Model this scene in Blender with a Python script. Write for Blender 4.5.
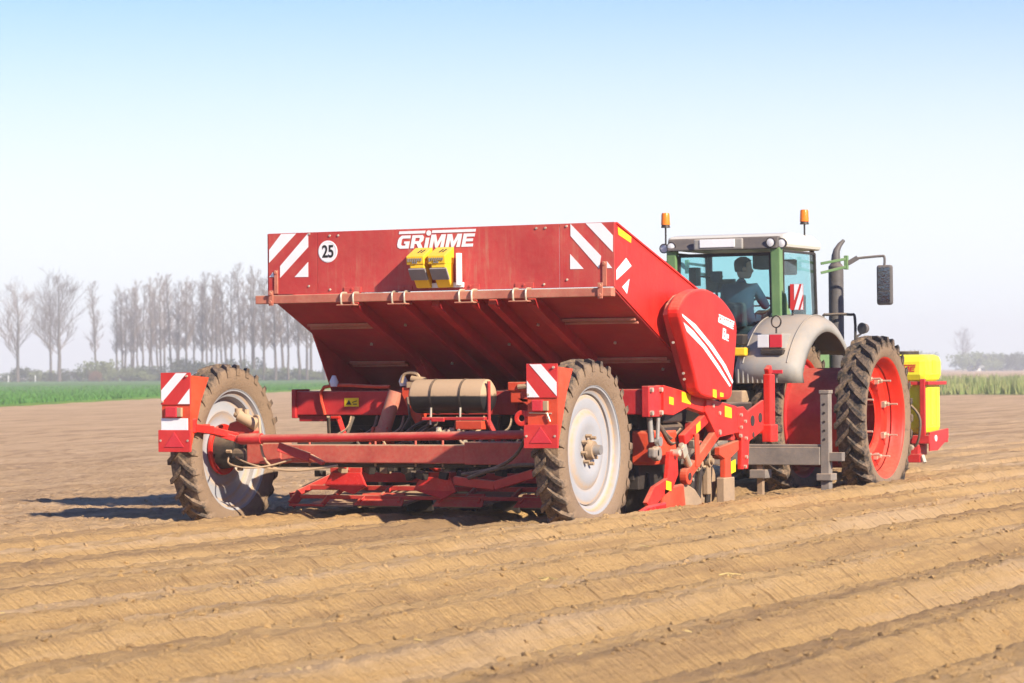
import bpy, bmesh, math, random
import numpy as np
from mathutils import Vector, Matrix, Euler
R = math.radians
random.seed(7)
rng = np.random.default_rng(11)
scn = bpy.context.scene
for o in list(bpy.data.objects):
    bpy.data.objects.remove(o)
COL = scn.collection

# ------------------------------------------------------------------ camera
FPX, YAW, ROLL = 2850.0, R(26), 0.0095
PITCH = math.atan((372 - 341.5) / FPX)
cd = bpy.data.cameras.new('camera'); cam = bpy.data.objects.new('camera', cd); COL.objects.link(cam)
cam.location = (13.23, -24.8, 1.55)
fw = Vector((-math.sin(YAW) * math.cos(PITCH), math.cos(YAW) * math.cos(PITCH), math.sin(PITCH)))
rt0 = Vector((math.cos(YAW), math.sin(YAW), 0)); up0 = rt0.cross(fw)
rt = rt0 * math.cos(ROLL) - up0 * math.sin(ROLL); up = rt.cross(fw)
cam.rotation_euler = Matrix((rt, up, -fw)).transposed().to_euler()
cd.sensor_width = 36.0; cd.lens = 36.0 * FPX / 1024
cd.clip_start = 0.1; cd.clip_end = 9000
cd.dof.use_dof = True; cd.dof.focus_distance = 28.0; cd.dof.aperture_fstop = 5.0
scn.camera = cam
# ------------------------------------------------------------------ light
SUN_A, SUN_E = R(66), R(29)             # azimuth from straight behind the machine towards its right
sd = Vector((math.sin(SUN_A) * math.cos(SUN_E), -math.cos(SUN_A) * math.cos(SUN_E), math.sin(SUN_E)))
w = bpy.data.worlds.new('World'); scn.world = w; w.use_nodes = True
nt = w.node_tree; nt.nodes.clear()
sky = nt.nodes.new('ShaderNodeTexSky'); sky.sky_type = 'NISHITA'; sky.sun_disc = False
sky.sun_elevation = SUN_E; sky.sun_rotation = math.atan2(sd.x, sd.y)
sky.air_density = 1.0; sky.dust_density = 0.0; sky.ozone_density = 10.0; sky.altitude = 0
bg = nt.nodes.new('ShaderNodeBackground'); bg.inputs[1].default_value = 0.11
wo = nt.nodes.new('ShaderNodeOutputWorld')
tint = nt.nodes.new('ShaderNodeMix'); tint.data_type = 'RGBA'; tint.blend_type = 'MULTIPLY'; tint.inputs[0].default_value = 1.0; tint.inputs[7].default_value = (0.90, 0.80, 1.0, 1)
nt.links.new(sky.outputs[0], tint.inputs[6]); 
# a pale veil of high haze low over the horizon, the same all the way round
tc_ = nt.nodes.new('ShaderNodeTexCoord'); sx_ = nt.nodes.new('ShaderNodeSeparateXYZ'); mr_ = nt.nodes.new('ShaderNodeMapRange'); veil = nt.nodes.new('ShaderNodeMix')
nt.links.new(tc_.outputs['Generated'], sx_.inputs[0]); nt.links.new(sx_.outputs[2], mr_.inputs[0])
mr_.interpolation_type = 'SMOOTHSTEP'; mr_.inputs[1].default_value = 0.040; mr_.inputs[2].default_value = 0.165; mr_.inputs[3].default_value = 0.94; mr_.inputs[4].default_value = 0.0
veil.data_type = 'RGBA'; veil.inputs[7].default_value = (5.1, 5.35, 5.4, 1)
nt.links.new(mr_.outputs[0], veil.inputs[0]); nt.links.new(tint.outputs[2], veil.inputs[6]); nt.links.new(veil.outputs[2], bg.inputs[0]); nt.links.new(bg.outputs[0], wo.inputs[0])
ld = bpy.data.lights.new('sun', 'SUN'); ld.energy = 5.0; ld.angle = R(1.0); ld.color = (1.0, 0.89, 0.73)
sun = bpy.data.objects.new('sun', ld); COL.objects.link(sun)
sun.rotation_euler = (-sd).to_track_quat('-Z', 'Y').to_euler(); sun.location = (20, -20, 40)
scn.view_settings.view_transform = 'Standard'; scn.view_settings.look = 'None'
scn.view_settings.exposure = 0.92; scn.view_settings.gamma = 1.0

# ------------------------------------------------------------------ materials
def mat(name):
    m = bpy.data.materials.new(name); m.use_nodes = True
    n = m.node_tree.nodes; return m, n, m.node_tree.links, n['Principled BSDF']
def noise(n, l, scale, detail=4, vec=None, rough=0.6):
    t = n.new('ShaderNodeTexNoise'); t.inputs['Scale'].default_value = scale
    t.inputs['Detail'].default_value = detail; t.inputs['Roughness'].default_value = rough
    if vec is not None: l.new(vec, t.inputs['Vector'])
    return t.outputs['Fac']
def ramp(n, l, src, a, b, c0=0.0, c1=1.0):
    t = n.new('ShaderNodeMapRange'); t.inputs[1].default_value = a; t.inputs[2].default_value = b
    t.inputs[3].default_value = c0; t.inputs[4].default_value = c1; l.new(src, t.inputs[0]); return t.outputs[0]
def mix(n, l, fac, a, b):
    t = n.new('ShaderNodeMix'); t.data_type = 'RGBA'
    if isinstance(fac, (int, float)): t.inputs[0].default_value = fac
    else: l.new(fac, t.inputs[0])
    for s, v in ((t.inputs[6], a), (t.inputs[7], b)):
        if isinstance(v, tuple): s.default_value = (*v, 1)
        else: l.new(v, s)
    return t.outputs[2]
def mth(n, l, op, a, b):
    t = n.new('ShaderNodeMath'); t.operation = op
    for i, v in enumerate((a, b)):
        if isinstance(v, (int, float)): t.inputs[i].default_value = v
        else: l.new(v, t.inputs[i])
    return t.outputs[0]
def wpos(n):
    return n.new('ShaderNodeNewGeometry').outputs['Position']
def bump(n, l, b, h, strength, dist):
    t = n.new('ShaderNodeBump'); t.inputs['Strength'].default_value = strength; t.inputs['Distance'].default_value = dist
    l.new(h, t.inputs['Height']); l.new(t.outputs[0], b.inputs['Normal'])
DUST = (0.44, 0.30, 0.18)
def paint(name, col, rough=0.4, dust_up=0.5, dust_all=0.15, vary=0.18, metal=0.0, scale=3.0, lo=0.15, hi=0.9, rings=None, streak=0.0):
    """painted or coated surface that has worked in a dusty field: dust settles on what faces up and in blotches"""
    m, n, l, b = mat(name)
    p = wpos(n)
    n1 = noise(n, l, scale, 5, p); n2 = noise(n, l, scale * 9, 4, p, 0.7)
    dk = tuple(c * (1 - vary * 1.5) for c in col); lt = tuple(min(1, c * (1 + vary)) for c in col)
    base = mix(n, l, ramp(n, l, n1, 0.3, 0.7), dk, lt)
    nz = n.new('ShaderNodeSeparateXYZ'); l.new(n.new('ShaderNodeNewGeometry').outputs['Normal'], nz.inputs[0])
    upf = ramp(n, l, nz.outputs[2], lo, hi, 0.0, dust_up)
    bl = ramp(n, l, mth(n, l, 'MULTIPLY', n1, n2), 0.12, 0.42, 0.0, 1.0)
    f = mth(n, l, 'MULTIPLY', mth(n, l, 'ADD', upf, dust_all), mth(n, l, 'ADD', bl, 0.45))
    if streak:                                               # dirt that has run down with the rain, and a faint buckle in the sheet
        sm = n.new('ShaderNodeMapping'); sm.inputs['Scale'].default_value = (16, 16, 1.3); l.new(p, sm.inputs[0])
        f = mth(n, l, 'ADD', f, mth(n, l, 'MULTIPLY', ramp(n, l, noise(n, l, 1.0, 5, sm.outputs[0], .7), .50, .78, 0, streak), ramp(n, l, n1, .35, .65)))
    if rings:                                                # dirt caught in the grooves of a wheel disc
        q = n.new('ShaderNodeSeparateXYZ'); l.new(n.new('ShaderNodeTexCoord').outputs['Object'], q.inputs[0])
        rad = mth(n, l, 'SQRT', mth(n, l, 'ADD', mth(n, l, 'MULTIPLY', q.outputs[1], q.outputs[1]), mth(n, l, 'MULTIPLY', q.outputs[2], q.outputs[2])), 0)
        for (r0, wd_, am) in rings:
            dd = mth(n, l, 'ABSOLUTE', mth(n, l, 'SUBTRACT', mth(n, l, 'ADD', rad, mth(n, l, 'MULTIPLY', n1, .03)), r0 + .015), 0)
            f = mth(n, l, 'ADD', f, mth(n, l, 'MULTIPLY', ramp(n, l, dd, 0, wd_, am, 0), n2))
    t = n.new('ShaderNodeClamp'); l.new(f, t.inputs[0]); f = t.outputs[0]
    l.new(mix(n, l, f, base, DUST), b.inputs['Base Color'])
    l.new(ramp(n, l, f, 0, 0.7, rough, 0.85), b.inputs['Roughness'])
    b.inputs['Metallic'].default_value = metal
    if metal == 0: b.inputs['Specular IOR Level'].default_value = 0.28
    bump(n, l, b, mth(n, l, 'ADD', mth(n, l, 'MULTIPLY', n2, .6), noise(n, l, 1.7, 2, p)), 0.14, 0.03)
    return m
M = {}
M['red'] = paint('red_paint', (0.50, 0.012, 0.020), 0.40, 0.55, 0.07)
M['floor_red'] = paint('hopper_floor_red', (0.50, 0.012, 0.024), 0.40, 0.3, 0.09, 0.22, scale=1.2, streak=.3)
M['panel_red'] = paint('panel_red_paint', (0.50, 0.018, 0.028), 0.45, 0.3, 0.17, 0.14, scale=1.3, streak=.5)
M['frame_red'] = paint('dusty_frame_red', (0.46, 0.014, 0.020), 0.5, 0.85, 0.12)
M['bright_red'] = paint('bright_red_paint', (0.62, 0.014, 0.010), 0.38, 0.35, 0.035, 0.10, streak=.12)
M['orange_red'] = paint('orange_red_paint', (0.62, 0.045, 0.012), 0.45, 0.5, 0.10)  # a red shifted towards orange
M['dusty_bar'] = paint('dust_coated_bar', (0.50, 0.085, 0.06), 0.6, 0.9, 0.42)
M['beam_red'] = paint('dust_veiled_red', (0.46, 0.02, 0.025), 0.5, 0.9, 0.30)
M['hood_red'] = paint('soil_worn_red', (0.46, 0.014, 0.016), 0.45, 0.7, 0.10)
M['share_red'] = paint('polished_share_red', (0.60, 0.012, 0.015), 0.22, 0.2, 0.05)
M['white'] = paint('white_paint', (0.78, 0.78, 0.76), 0.45, 0.3, 0.06, 0.06)
M['decal'] = paint('white_decal', (0.80, 0.80, 0.79), 0.5, 0.1, 0.04, 0.04)
M['decal_red'] = paint('red_decal', (0.58, 0.018, 0.022), 0.45, 0.1, 0.07, 0.08)
M['black_decal'] = paint('black_decal', (0.02, 0.02, 0.02), 0.5, 0.05, 0.02)
M['rim_white'] = paint('pale_silver_rim', (0.32, 0.33, 0.35), 0.45, 0.35, 0.08, 0.06, scale=2.0, streak=.2, rings=((.36, .05, 1.3), (.51, .03, 1.5), (.575, .02, 1.6), (.10, .06, 1.2)))
M['rim_red'] = paint('tractor_rim_red', (0.60, 0.016, 0.005), 0.45, 0.25, 0.04, 0.10)
M['drum_red'] = paint('drum_red', (0.46, 0.010, 0.018), 0.36, 0.25, 0.06)
M['yellow'] = paint('yellow_plastic', (0.85, 0.52, 0.02), 0.45, 0.2, 0.05, 0.06)
M['sticker'] = paint('yellow_sticker', (0.85, 0.60, 0.01), 0.4, 0.1, 0.03, 0.05)
M['grey_sticker'] = paint('grey_sticker', (0.20, 0.20, 0.21), 0.5, 0.1, 0.1)
M['tank_yellow'] = paint('lemon_tank_plastic', (0.80, 0.70, 0.03), 0.38, 0.1, 0.03, 0.08, streak=.18)
M['black'] = paint('black_coating_and_shade', (0.016, 0.016, 0.018), 0.45, 0.45, 0.06)  # black parts, and parts under the planter coloured black for shade
M['tank_black'] = paint('black_air_tank', (0.015, 0.016, 0.018), 0.3, 2.0, 0.02, scale=4, lo=-.02, hi=.12)
M['steel'] = paint('worn_steel', (0.42, 0.41, 0.39), 0.42, 0.4, 0.2, metal=0.7)
M['zinc'] = paint('zinc_plated', (0.72, 0.66, 0.50), 0.35, 0.3, 0.12, metal=0.6)
M['bar_grey'] = paint('weathered_grey_steel', (0.16, 0.155, 0.15), 0.6, 0.75, 0.25)
M['rust'] = paint('soil_polished_iron', (0.24, 0.17, 0.11), 0.5, 0.7, 0.5)
M['exhaust'] = paint('dark_exhaust_steel', (0.085, 0.083, 0.085), 0.5, 0.25, 0.06)
M['green'] = paint('tractor_green', (0.10, 0.22, 0.085), 0.36, 0.35, 0.10, 0.10)
M['roof_white'] = paint('cab_roof_white', (0.58, 0.565, 0.50), 0.4, 0.15, 0.05, 0.05)
M['fender_grey'] = paint('grey_mudguard_plastic', (0.29, 0.282, 0.255), 0.5, 0.34, 0.08, 0.08, streak=.35)
M['hose'] = paint('black_hose', (0.03, 0.03, 0.03), 0.5, 0.6, 0.2)
M['hose_tan'] = paint('tan_hose', (0.40, 0.28, 0.16), 0.55, 0.4, 0.3)
M['mirror_face'] = paint('mirror_glass', (0.22, 0.25, 0.25), 0.10, 0.0, 0.0, 0.0, metal=1.0)
M['amber'] = paint('amber_lens', (0.85, 0.20, 0.01), 0.2, 0.1, 0.02, 0.05)
M['lens_red'] = paint('red_lens', (0.60, 0.02, 0.04), 0.2, 0.1, 0.06, 0.05)
M['lens_white'] = paint('clear_lens', (0.7, 0.7, 0.68), 0.15, 0.1, 0.05, 0.05)
M['cloth_dark'] = paint('dark_blue_cloth', (0.022, 0.05, 0.09), 0.9, 0.05, 0.02)
M['seat_dark'] = paint('grey_seat_cloth', (0.04, 0.05, 0.06), 0.9, 0.05, 0.02)
M['skin'] = paint('skin', (0.52, 0.30, 0.21), 0.55, 0, 0, 0.05)
M['hair'] = paint('dark_hair', (0.03, 0.022, 0.018), 0.7, 0, 0)
M['post_white'] = paint('far_white_paint', (0.75, 0.75, 0.73), 0.6, 0.1, 0.05)
M['roof_tile'] = paint('dark_roof_tile', (0.14, 0.07, 0.05), 0.7, 0.1, 0.05)

def rubber(name, dusty, r_tread):
    m, n, l, b = mat(name)
    p = n.new('ShaderNodeTexCoord').outputs['Object']
    n1 = noise(n, l, 7, 6, p, 0.75); n2 = noise(n, l, 34, 4, p, 0.8)
    q = n.new('ShaderNodeSeparateXYZ'); l.new(p, q.inputs[0])
    rad = mth(n, l, 'SQRT', mth(n, l, 'ADD', mth(n, l, 'MULTIPLY', q.outputs[1], q.outputs[1]), mth(n, l, 'MULTIPLY', q.outputs[2], q.outputs[2])), 0)
    side = ramp(n, l, rad, r_tread - .05, r_tread, 0.20, 0.0)          # dried mud clings to the side walls, the treads rub clean
    f = ramp(n, l, mth(n, l, 'ADD', side, mth(n, l, 'ADD', n1, mth(n, l, 'MULTIPLY', n2, 0.7))), 0.80 - dusty * 0.45, 1.06 - dusty * 0.40, 0.04, 0.88)
    l.new(mix(n, l, f, (0.020, 0.018, 0.017), (0.255, 0.168, 0.100)), b.inputs['Base Color'])
    b.inputs['Roughness'].default_value = 0.85
    bump(n, l, b, mth(n, l, 'ADD', n1, n2), 0.6, 0.02)
    return m
M['tyre'] = rubber('muddy_tyre_rubber', 0.22, .83); M['tyre_t'] = rubber('tractor_tyre_rubber', 0.10, .90)

def glass(name, tint, gloss=0.12):
    m, n, l, b = mat(name); n.remove(b)
    tr = n.new('ShaderNodeBsdfTransparent'); tr.inputs[0].default_value = (*tint, 1)
    gl = n.new('ShaderNodeBsdfGlossy'); gl.inputs['Roughness'].default_value = 0.03
    lw_ = n.new('ShaderNodeLayerWeight'); lw_.inputs[0].default_value = 0.5
    fr5 = mth(n, l, 'ADD', mth(n, l, 'MULTIPLY', mth(n, l, 'POWER', lw_.outputs['Facing'], 4.0), .7), .03)
    mx = n.new('ShaderNodeMixShader'); l.new(fr5, mx.inputs[0]); l.new(tr.outputs[0], mx.inputs[1]); l.new(gl.outputs[0], mx.inputs[2])
    df = n.new('ShaderNodeBsdfDiffuse'); df.inputs[0].default_value = (0.5, 0.55, 0.52, 1)
    m2 = n.new('ShaderNodeMixShader')
    l.new(ramp(n, l, noise(n, l, 5, 4, wpos(n)), 0.4, 0.8, 0.0, 0.03), m2.inputs[0]); l.new(mx.outputs[0], m2.inputs[1]); l.new(df.outputs[0], m2.inputs[2])
    l.new(m2.outputs[0], n['Material Output'].inputs[0])
    return m
M['glass'] = glass('tinted_cab_glass', (0.80, 0.955, 0.965))

def soil(name):
    m, n, l, b = mat(name)
    p = wpos(n)
    q = n.new('ShaderNodeSeparateXYZ'); l.new(p, q.inputs[0])
    cv = n.new('ShaderNodeCombineXYZ'); l.new(mth(n, l, 'MULTIPLY', q.outputs[0], 3.2), cv.inputs[0])
    l.new(mth(n, l, 'MULTIPLY', mth(n, l, 'SUBTRACT', q.outputs[1], mth(n, l, 'MULTIPLY', q.outputs[0], .25)), 22.0), cv.inputs[1])
    mp2 = n.new('ShaderNodeMapping'); mp2.inputs['Scale'].default_value = (1.0, 0.12, 1.0); l.new(p, mp2.inputs[0])
    big = noise(n, l, 0.35, 3, p); band = noise(n, l, 1.3, 4, mp2.outputs[0])
    mid = noise(n, l, 6, 6, p, 0.7); fine = noise(n, l, 40, 5, p, 0.8); streak = noise(n, l, 1.0, 4, cv.outputs[0], 0.65)
    c = mix(n, l, ramp(n, l, mth(n, l, 'ADD', big, band), 0.75, 1.25), (0.52, 0.312, 0.118), (0.61, 0.382, 0.158))
    c = mix(n, l, ramp(n, l, fine, 0.36, 0.62, 0.0, 0.6), c, (0.70, 0.46, 0.215))
    c = mix(n, l, ramp(n, l, mid, 0.55, 0.72, 0.0, 0.55), c, (0.27, 0.165, 0.085))
    # ground not yet ridged has dried to a greyer tan than the fresh ridges; soil farther ahead also turns greyer
    dry = mth(n, l, 'MAXIMUM', ramp(n, l, q.outputs[0], -1.2, -4.0), ramp(n, l, q.outputs[1], 4.0, 34.0))
    c = mix(n, l, mth(n, l, 'MULTIPLY', dry, .60), c, (0.52, 0.355, 0.225))
    mp3 = n.new('ShaderNodeMapping'); mp3.inputs['Scale'].default_value = (2.2, 0.10, 1.0); l.new(p, mp3.inputs[0])
    tl = noise(n, l, 1.0, 5, mp3.outputs[0], 0.7)
    mp4 = n.new('ShaderNodeMapping'); mp4.inputs['Scale'].default_value = (.9, 0.35, 1.0); l.new(p, mp4.inputs[0])
    patch = noise(n, l, 1.0, 6, mp4.outputs[0], 0.75)
    c = mix(n, l, ramp(n, l, tl, 0.50, 0.60, 0.0, 0.62), c, (0.32, 0.20, 0.105))
    c = mix(n, l, ramp(n, l, tl, 0.47, 0.36, 0.0, 0.6), c, (0.66, 0.46, 0.27))
    c = mix(n, l, ramp(n, l, patch, 0.52, 0.68, 0.0, 0.45), c, (0.30, 0.195, 0.11))
    # the hoods only rake the flanks: streaks fade out on level ground
    nz = n.new('ShaderNodeSeparateXYZ'); l.new(n.new('ShaderNodeNewGeometry').outputs['True Normal'], nz.inputs[0])
    fl_ = ramp(n, l, nz.outputs[2], .80, .96, 1.0, 0.12)
    brk = ramp(n, l, noise(n, l, 3.1, 3, p, .6), .38, .60)                # the marks come and go
    c = mix(n, l, mth(n, l, 'MULTIPLY', mth(n, l, 'MULTIPLY', fl_, brk), ramp(n, l, streak, 0.54, 0.68, 0.0, 0.90)), c, (0.21, 0.115, 0.048))
    l.new(c, b.inputs['Base Color'])
    b.inputs['Roughness'].default_value = 0.95; b.inputs['Specular IOR Level'].default_value = 0.12
    h = mth(n, l, 'ADD', mth(n, l, 'MULTIPLY', fine, 0.7), mth(n, l, 'ADD', mth(n, l, 'MULTIPLY', mid, 0.9), mth(n, l, 'MULTIPLY', mth(n, l, 'MULTIPLY', fl_, streak), -0.8)))
    bump(n, l, b, h, 1.0, 0.06)
    return m
M['soil'] = soil('dry_sandy_soil')
def plain(name, c1, c2, scale, rough=0.95, detail=5):
    m, n, l, b = mat(name)
    f = noise(n, l, scale, detail, wpos(n), 0.65)
    l.new(mix(n, l, ramp(n, l, f, 0.32, 0.68), c1, c2), b.inputs['Base Color']); b.inputs['Roughness'].default_value = rough
    b.inputs['Specular IOR Level'].default_value = 0.2
    return m
M['clod'] = plain('soil_clod', (0.26, 0.15, 0.07), (0.46, 0.28, 0.125), 14)
M['straw'] = plain('dry_straw', (0.42, 0.30, 0.11), (0.55, 0.42, 0.18), 3)
M['wheat'] = plain('young_wheat_green', (0.075, 0.155, 0.030), (0.125, 0.215, 0.045), 0.25)
M['wheat_blade'] = plain('wheat_blade', (0.045, 0.125, 0.028), (0.10, 0.22, 0.05), 1.5)
M['verge'] = plain('dry_verge_grass', (0.10, 0.15, 0.04), (0.22, 0.20, 0.08), 0.4)
M['verge_blade'] = plain('verge_grass_blade', (0.12, 0.19, 0.05), (0.30, 0.27, 0.12), 0.8)
M['bark'] = plain('grey_bark', (0.075, 0.06, 0.05), (0.13, 0.105, 0.085), 0.8)
M['twig'] = plain('bare_twig', (0.13, 0.088, 0.062), (0.20, 0.14, 0.10), 0.5)
M['leaf'] = plain('spring_leaf', (0.10, 0.125, 0.04), (0.16, 0.17, 0.07), 0.3)
M['leaf_brown'] = plain('russet_leaf', (0.17, 0.085, 0.045), (0.22, 0.12, 0.06), 0.3)

# ------------------------------------------------------------------ builders
def V(*a): return Vector(a)
class MB:
    def __init__(s): s.v = []; s.f = []
    def add(s, vs, fs):
        k = len(s.v); s.v += [tuple(v) for v in vs]; s.f += [tuple(i + k for i in f) for f in fs]; return s
    def box(s, c, d, rot=None):
        x, y, z = [q / 2 for q in d]
        vs = [Vector((a * x, b * y, e * z)) for e in (-1, 1) for b in (-1, 1) for a in (-1, 1)]
        if rot is not None:
            m = Euler(rot).to_matrix(); vs = [m @ v for v in vs]
        c = Vector(c)
        return s.add([v + c for v in vs], [(0, 2, 3, 1), (4, 5, 7, 6), (0, 1, 5, 4), (2, 6, 7, 3), (0, 4, 6, 2), (1, 3, 7, 5)])
    def bb(s, x0, x1, y0, y1, z0, z1):
        return s.box(((x0 + x1) / 2, (y0 + y1) / 2, (z0 + z1) / 2), (x1 - x0, y1 - y0, z1 - z0))
    def bar(s, p0, p1, wd, ht, up=(0, 0, 1)):
        p0, p1 = Vector(p0), Vector(p1); d = (p1 - p0).normalized(); u = Vector(up)
        a = d.cross(u); a = a.normalized() if a.length > 1e-5 else d.orthogonal().normalized(); u = a.cross(d)
        vs = []
        for p in (p0, p1):
            for (i, j) in ((-1, -1), (1, -1), (1, 1), (-1, 1)): vs.append(p + a * i * wd / 2 + u * j * ht / 2)
        return s.add(vs, [(3, 2, 1, 0), (4, 5, 6, 7), (0, 1, 5, 4), (1, 2, 6, 5), (2, 3, 7, 6), (3, 0, 4, 7)])
    def prism(s, pts, vec):
        k = len(pts); vec = Vector(vec); pts = [Vector(p) for p in pts]
        return s.add(pts + [p + vec for p in pts], [tuple(range(k - 1, -1, -1)), tuple(range(k, 2 * k))] + [(i, (i + 1) % k, (i + 1) % k + k, i + k) for i in range(k)])
    def tube(s, pts, r, n=8, r1=None):
        pts = [Vector(p) for p in pts]
        if n >= 6 and r < .03 and len(pts) >= 4 and r1 is None:      # hoses and bent rods curve smoothly
            q = [pts[0]] + pts + [pts[-1]]; o_ = []
            for i in range(1, len(q) - 2):
                for t in (0, .25, .5, .75):
                    o_.append(.5 * (2 * q[i] + (q[i + 1] - q[i - 1]) * t + (2 * q[i - 1] - 5 * q[i] + 4 * q[i + 1] - q[i + 2]) * t * t + (3 * q[i] - q[i - 1] - 3 * q[i + 1] + q[i + 2]) * t ** 3))
            pts = o_ + [pts[-1]]
        k = len(pts); vs = []
        a = None
        for i, p in enumerate(pts):
            d = (pts[min(i + 1, k - 1)] - pts[max(i - 1, 0)]).normalized()
            if a is None: a = d.orthogonal().normalized()
            a = (a - d * a.dot(d)).normalized(); b = d.cross(a)
            rr = r if r1 is None else r + (r1 - r) * i / (k - 1)
            vs += [p + (a * math.cos(q) + b * math.sin(q)) * rr for q in (2 * math.pi * j / n for j in range(n))]
        fs = [(i * n + j, i * n + (j + 1) % n, (i + 1) * n + (j + 1) % n, (i + 1) * n + j) for i in range(k - 1) for j in range(n)]
        fs += [tuple(range(n - 1, -1, -1)), tuple((k - 1) * n + j for j in range(n))]
        return s.add(vs, fs)
    def cyl(s, p0, p1, r, n=16, r1=None): return s.tube([p0, p1], r, n, r1)
    def lathe(s, c, axis, prof, n=32, closed=False):
        """prof: (distance along axis, radius)"""
        c = Vector(c); d = Vector(axis).normalized(); a = d.orthogonal().normalized(); b = d.cross(a); vs = []
        k = len(prof)
        for (t, r) in prof:
            vs += [c + d * t + (a * math.cos(q) + b * math.sin(q)) * r for q in (2 * math.pi * j / n for j in range(n))]
        rg = k if closed else k - 1
        fs = [(i * n + j, i * n + (j + 1) % n, ((i + 1) % k) * n + (j + 1) % n, ((i + 1) % k) * n + j) for i in range(rg) for j in range(n)]
        return s.add(vs, fs)
    def ico(s, c, r, jit=0.0, sq=1.0):
        t = (1 + 5 ** .5) / 2
        vs = [(-1, t, 0), (1, t, 0), (-1, -t, 0), (1, -t, 0), (0, -1, t), (0, 1, t), (0, -1, -t), (0, 1, -t), (t, 0, -1), (t, 0, 1), (-t, 0, -1), (-t, 0, 1)]
        fs = [(0, 11, 5), (0, 5, 1), (0, 1, 7), (0, 7, 10), (0, 10, 11), (1, 5, 9), (5, 11, 4), (11, 10, 2), (10, 7, 6), (7, 1, 8), (3, 9, 4), (3, 4, 2), (3, 2, 6), (3, 6, 8), (3, 8, 9), (4, 9, 5), (2, 4, 11), (6, 2, 10), (8, 6, 7), (9, 8, 1)]
        c = Vector(c)
        return s.add([c + Vector((v[0], v[1], v[2] * sq)) * (r / 1.9 * (1 + random.uniform(-jit, jit))) for v in vs], fs)
    def mesh(s, name, m, smooth=None):
        me = bpy.data.meshes.new(name); me.from_pydata(s.v, [], s.f); me.update()
        bm = bmesh.new(); bm.from_mesh(me); bmesh.ops.recalc_face_normals(bm, faces=bm.faces); bm.to_mesh(me); bm.free()
        if m: me.materials.append(M[m] if isinstance(m, str) else m)
        if smooth:
            me.shade_smooth(); me.set_sharp_from_angle(angle=R(smooth))
        return me
    def build(s, name, m, parent=None, bevel=0.0, smooth=None, label=None):
        return link(name, s.mesh(name, m, smooth), parent, bevel, label)
def link(name, me, parent=None, bevel=0.0, label=None):
    o = bpy.data.objects.new(name, me); COL.objects.link(o)
    if parent is not None:
        o.parent = parent; o.matrix_parent_inverse = wm(parent).inverted()
    if bevel:
        b = o.modifiers.new('bevel', 'BEVEL'); b.width = bevel; b.segments = 2; b.limit_method = 'ANGLE'; b.angle_limit = R(40)
    if label: o['label'] = label
    return o
def wm(o):
    m = Matrix.LocRotScale(o.location, o.rotation_euler, o.scale)
    if o.parent: m = wm(o.parent) @ o.matrix_parent_inverse @ m
    return m
def tag(o, label, cat=None, group=None, kind=None):
    if label: o['label'] = label
    if cat: o['category'] = cat
    if group: o['group'] = group
    if kind: o['kind'] = kind
    return o
def thing(name, label, cat, loc, rz=0, group=None):
    o = bpy.data.objects.new(name, None); COL.objects.link(o); o.location = loc; o.rotation_euler = (0, 0, rz); o.empty_display_size = 0.3
    return tag(o, label, cat, group)
def text_mesh(txt, name, m, size, origin, ux, uz, bold=0.0, shear=0.0, depth=0.003, sx=1.0):
    """flat lettering lying on a plane spanned by ux (reading direction) and uz (up)"""
    c = bpy.data.curves.new('t', 'FONT'); c.body = txt; c.size = size; c.offset = bold; c.shear = shear; c.extrude = depth / 2; c.resolution_u = 6
    o = bpy.data.objects.new('t', c); COL.objects.link(o)
    dg = bpy.context.evaluated_depsgraph_get(); me = bpy.data.meshes.new_from_object(o.evaluated_get(dg)); me.name = name
    bpy.data.objects.remove(o); bpy.data.curves.remove(c)
    ux, uz = Vector(ux), Vector(uz); n = ux.cross(uz); og = Vector(origin)
    xs = [v.co.x for v in me.vertices]; x0 = min(xs)
    for v in me.vertices: v.co = og + ux * ((v.co.x - x0) * sx) + uz * v.co.y + n * v.co.z
    wd = (max(xs) - x0) * sx
    me.materials.clear(); me.materials.append(M[m])
    for pl in me.polygons: pl.material_index = 0
    return me, wd
def arc(c, r, a0, a1, n, ax):
    """arc in the y-z plane at x=ax"""
    return [(ax, c[0] + r * math.cos(a0 + (a1 - a0) * i / n), c[1] + r * math.sin(a0 + (a1 - a0) * i / n)) for i in range(n + 1)]
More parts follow.
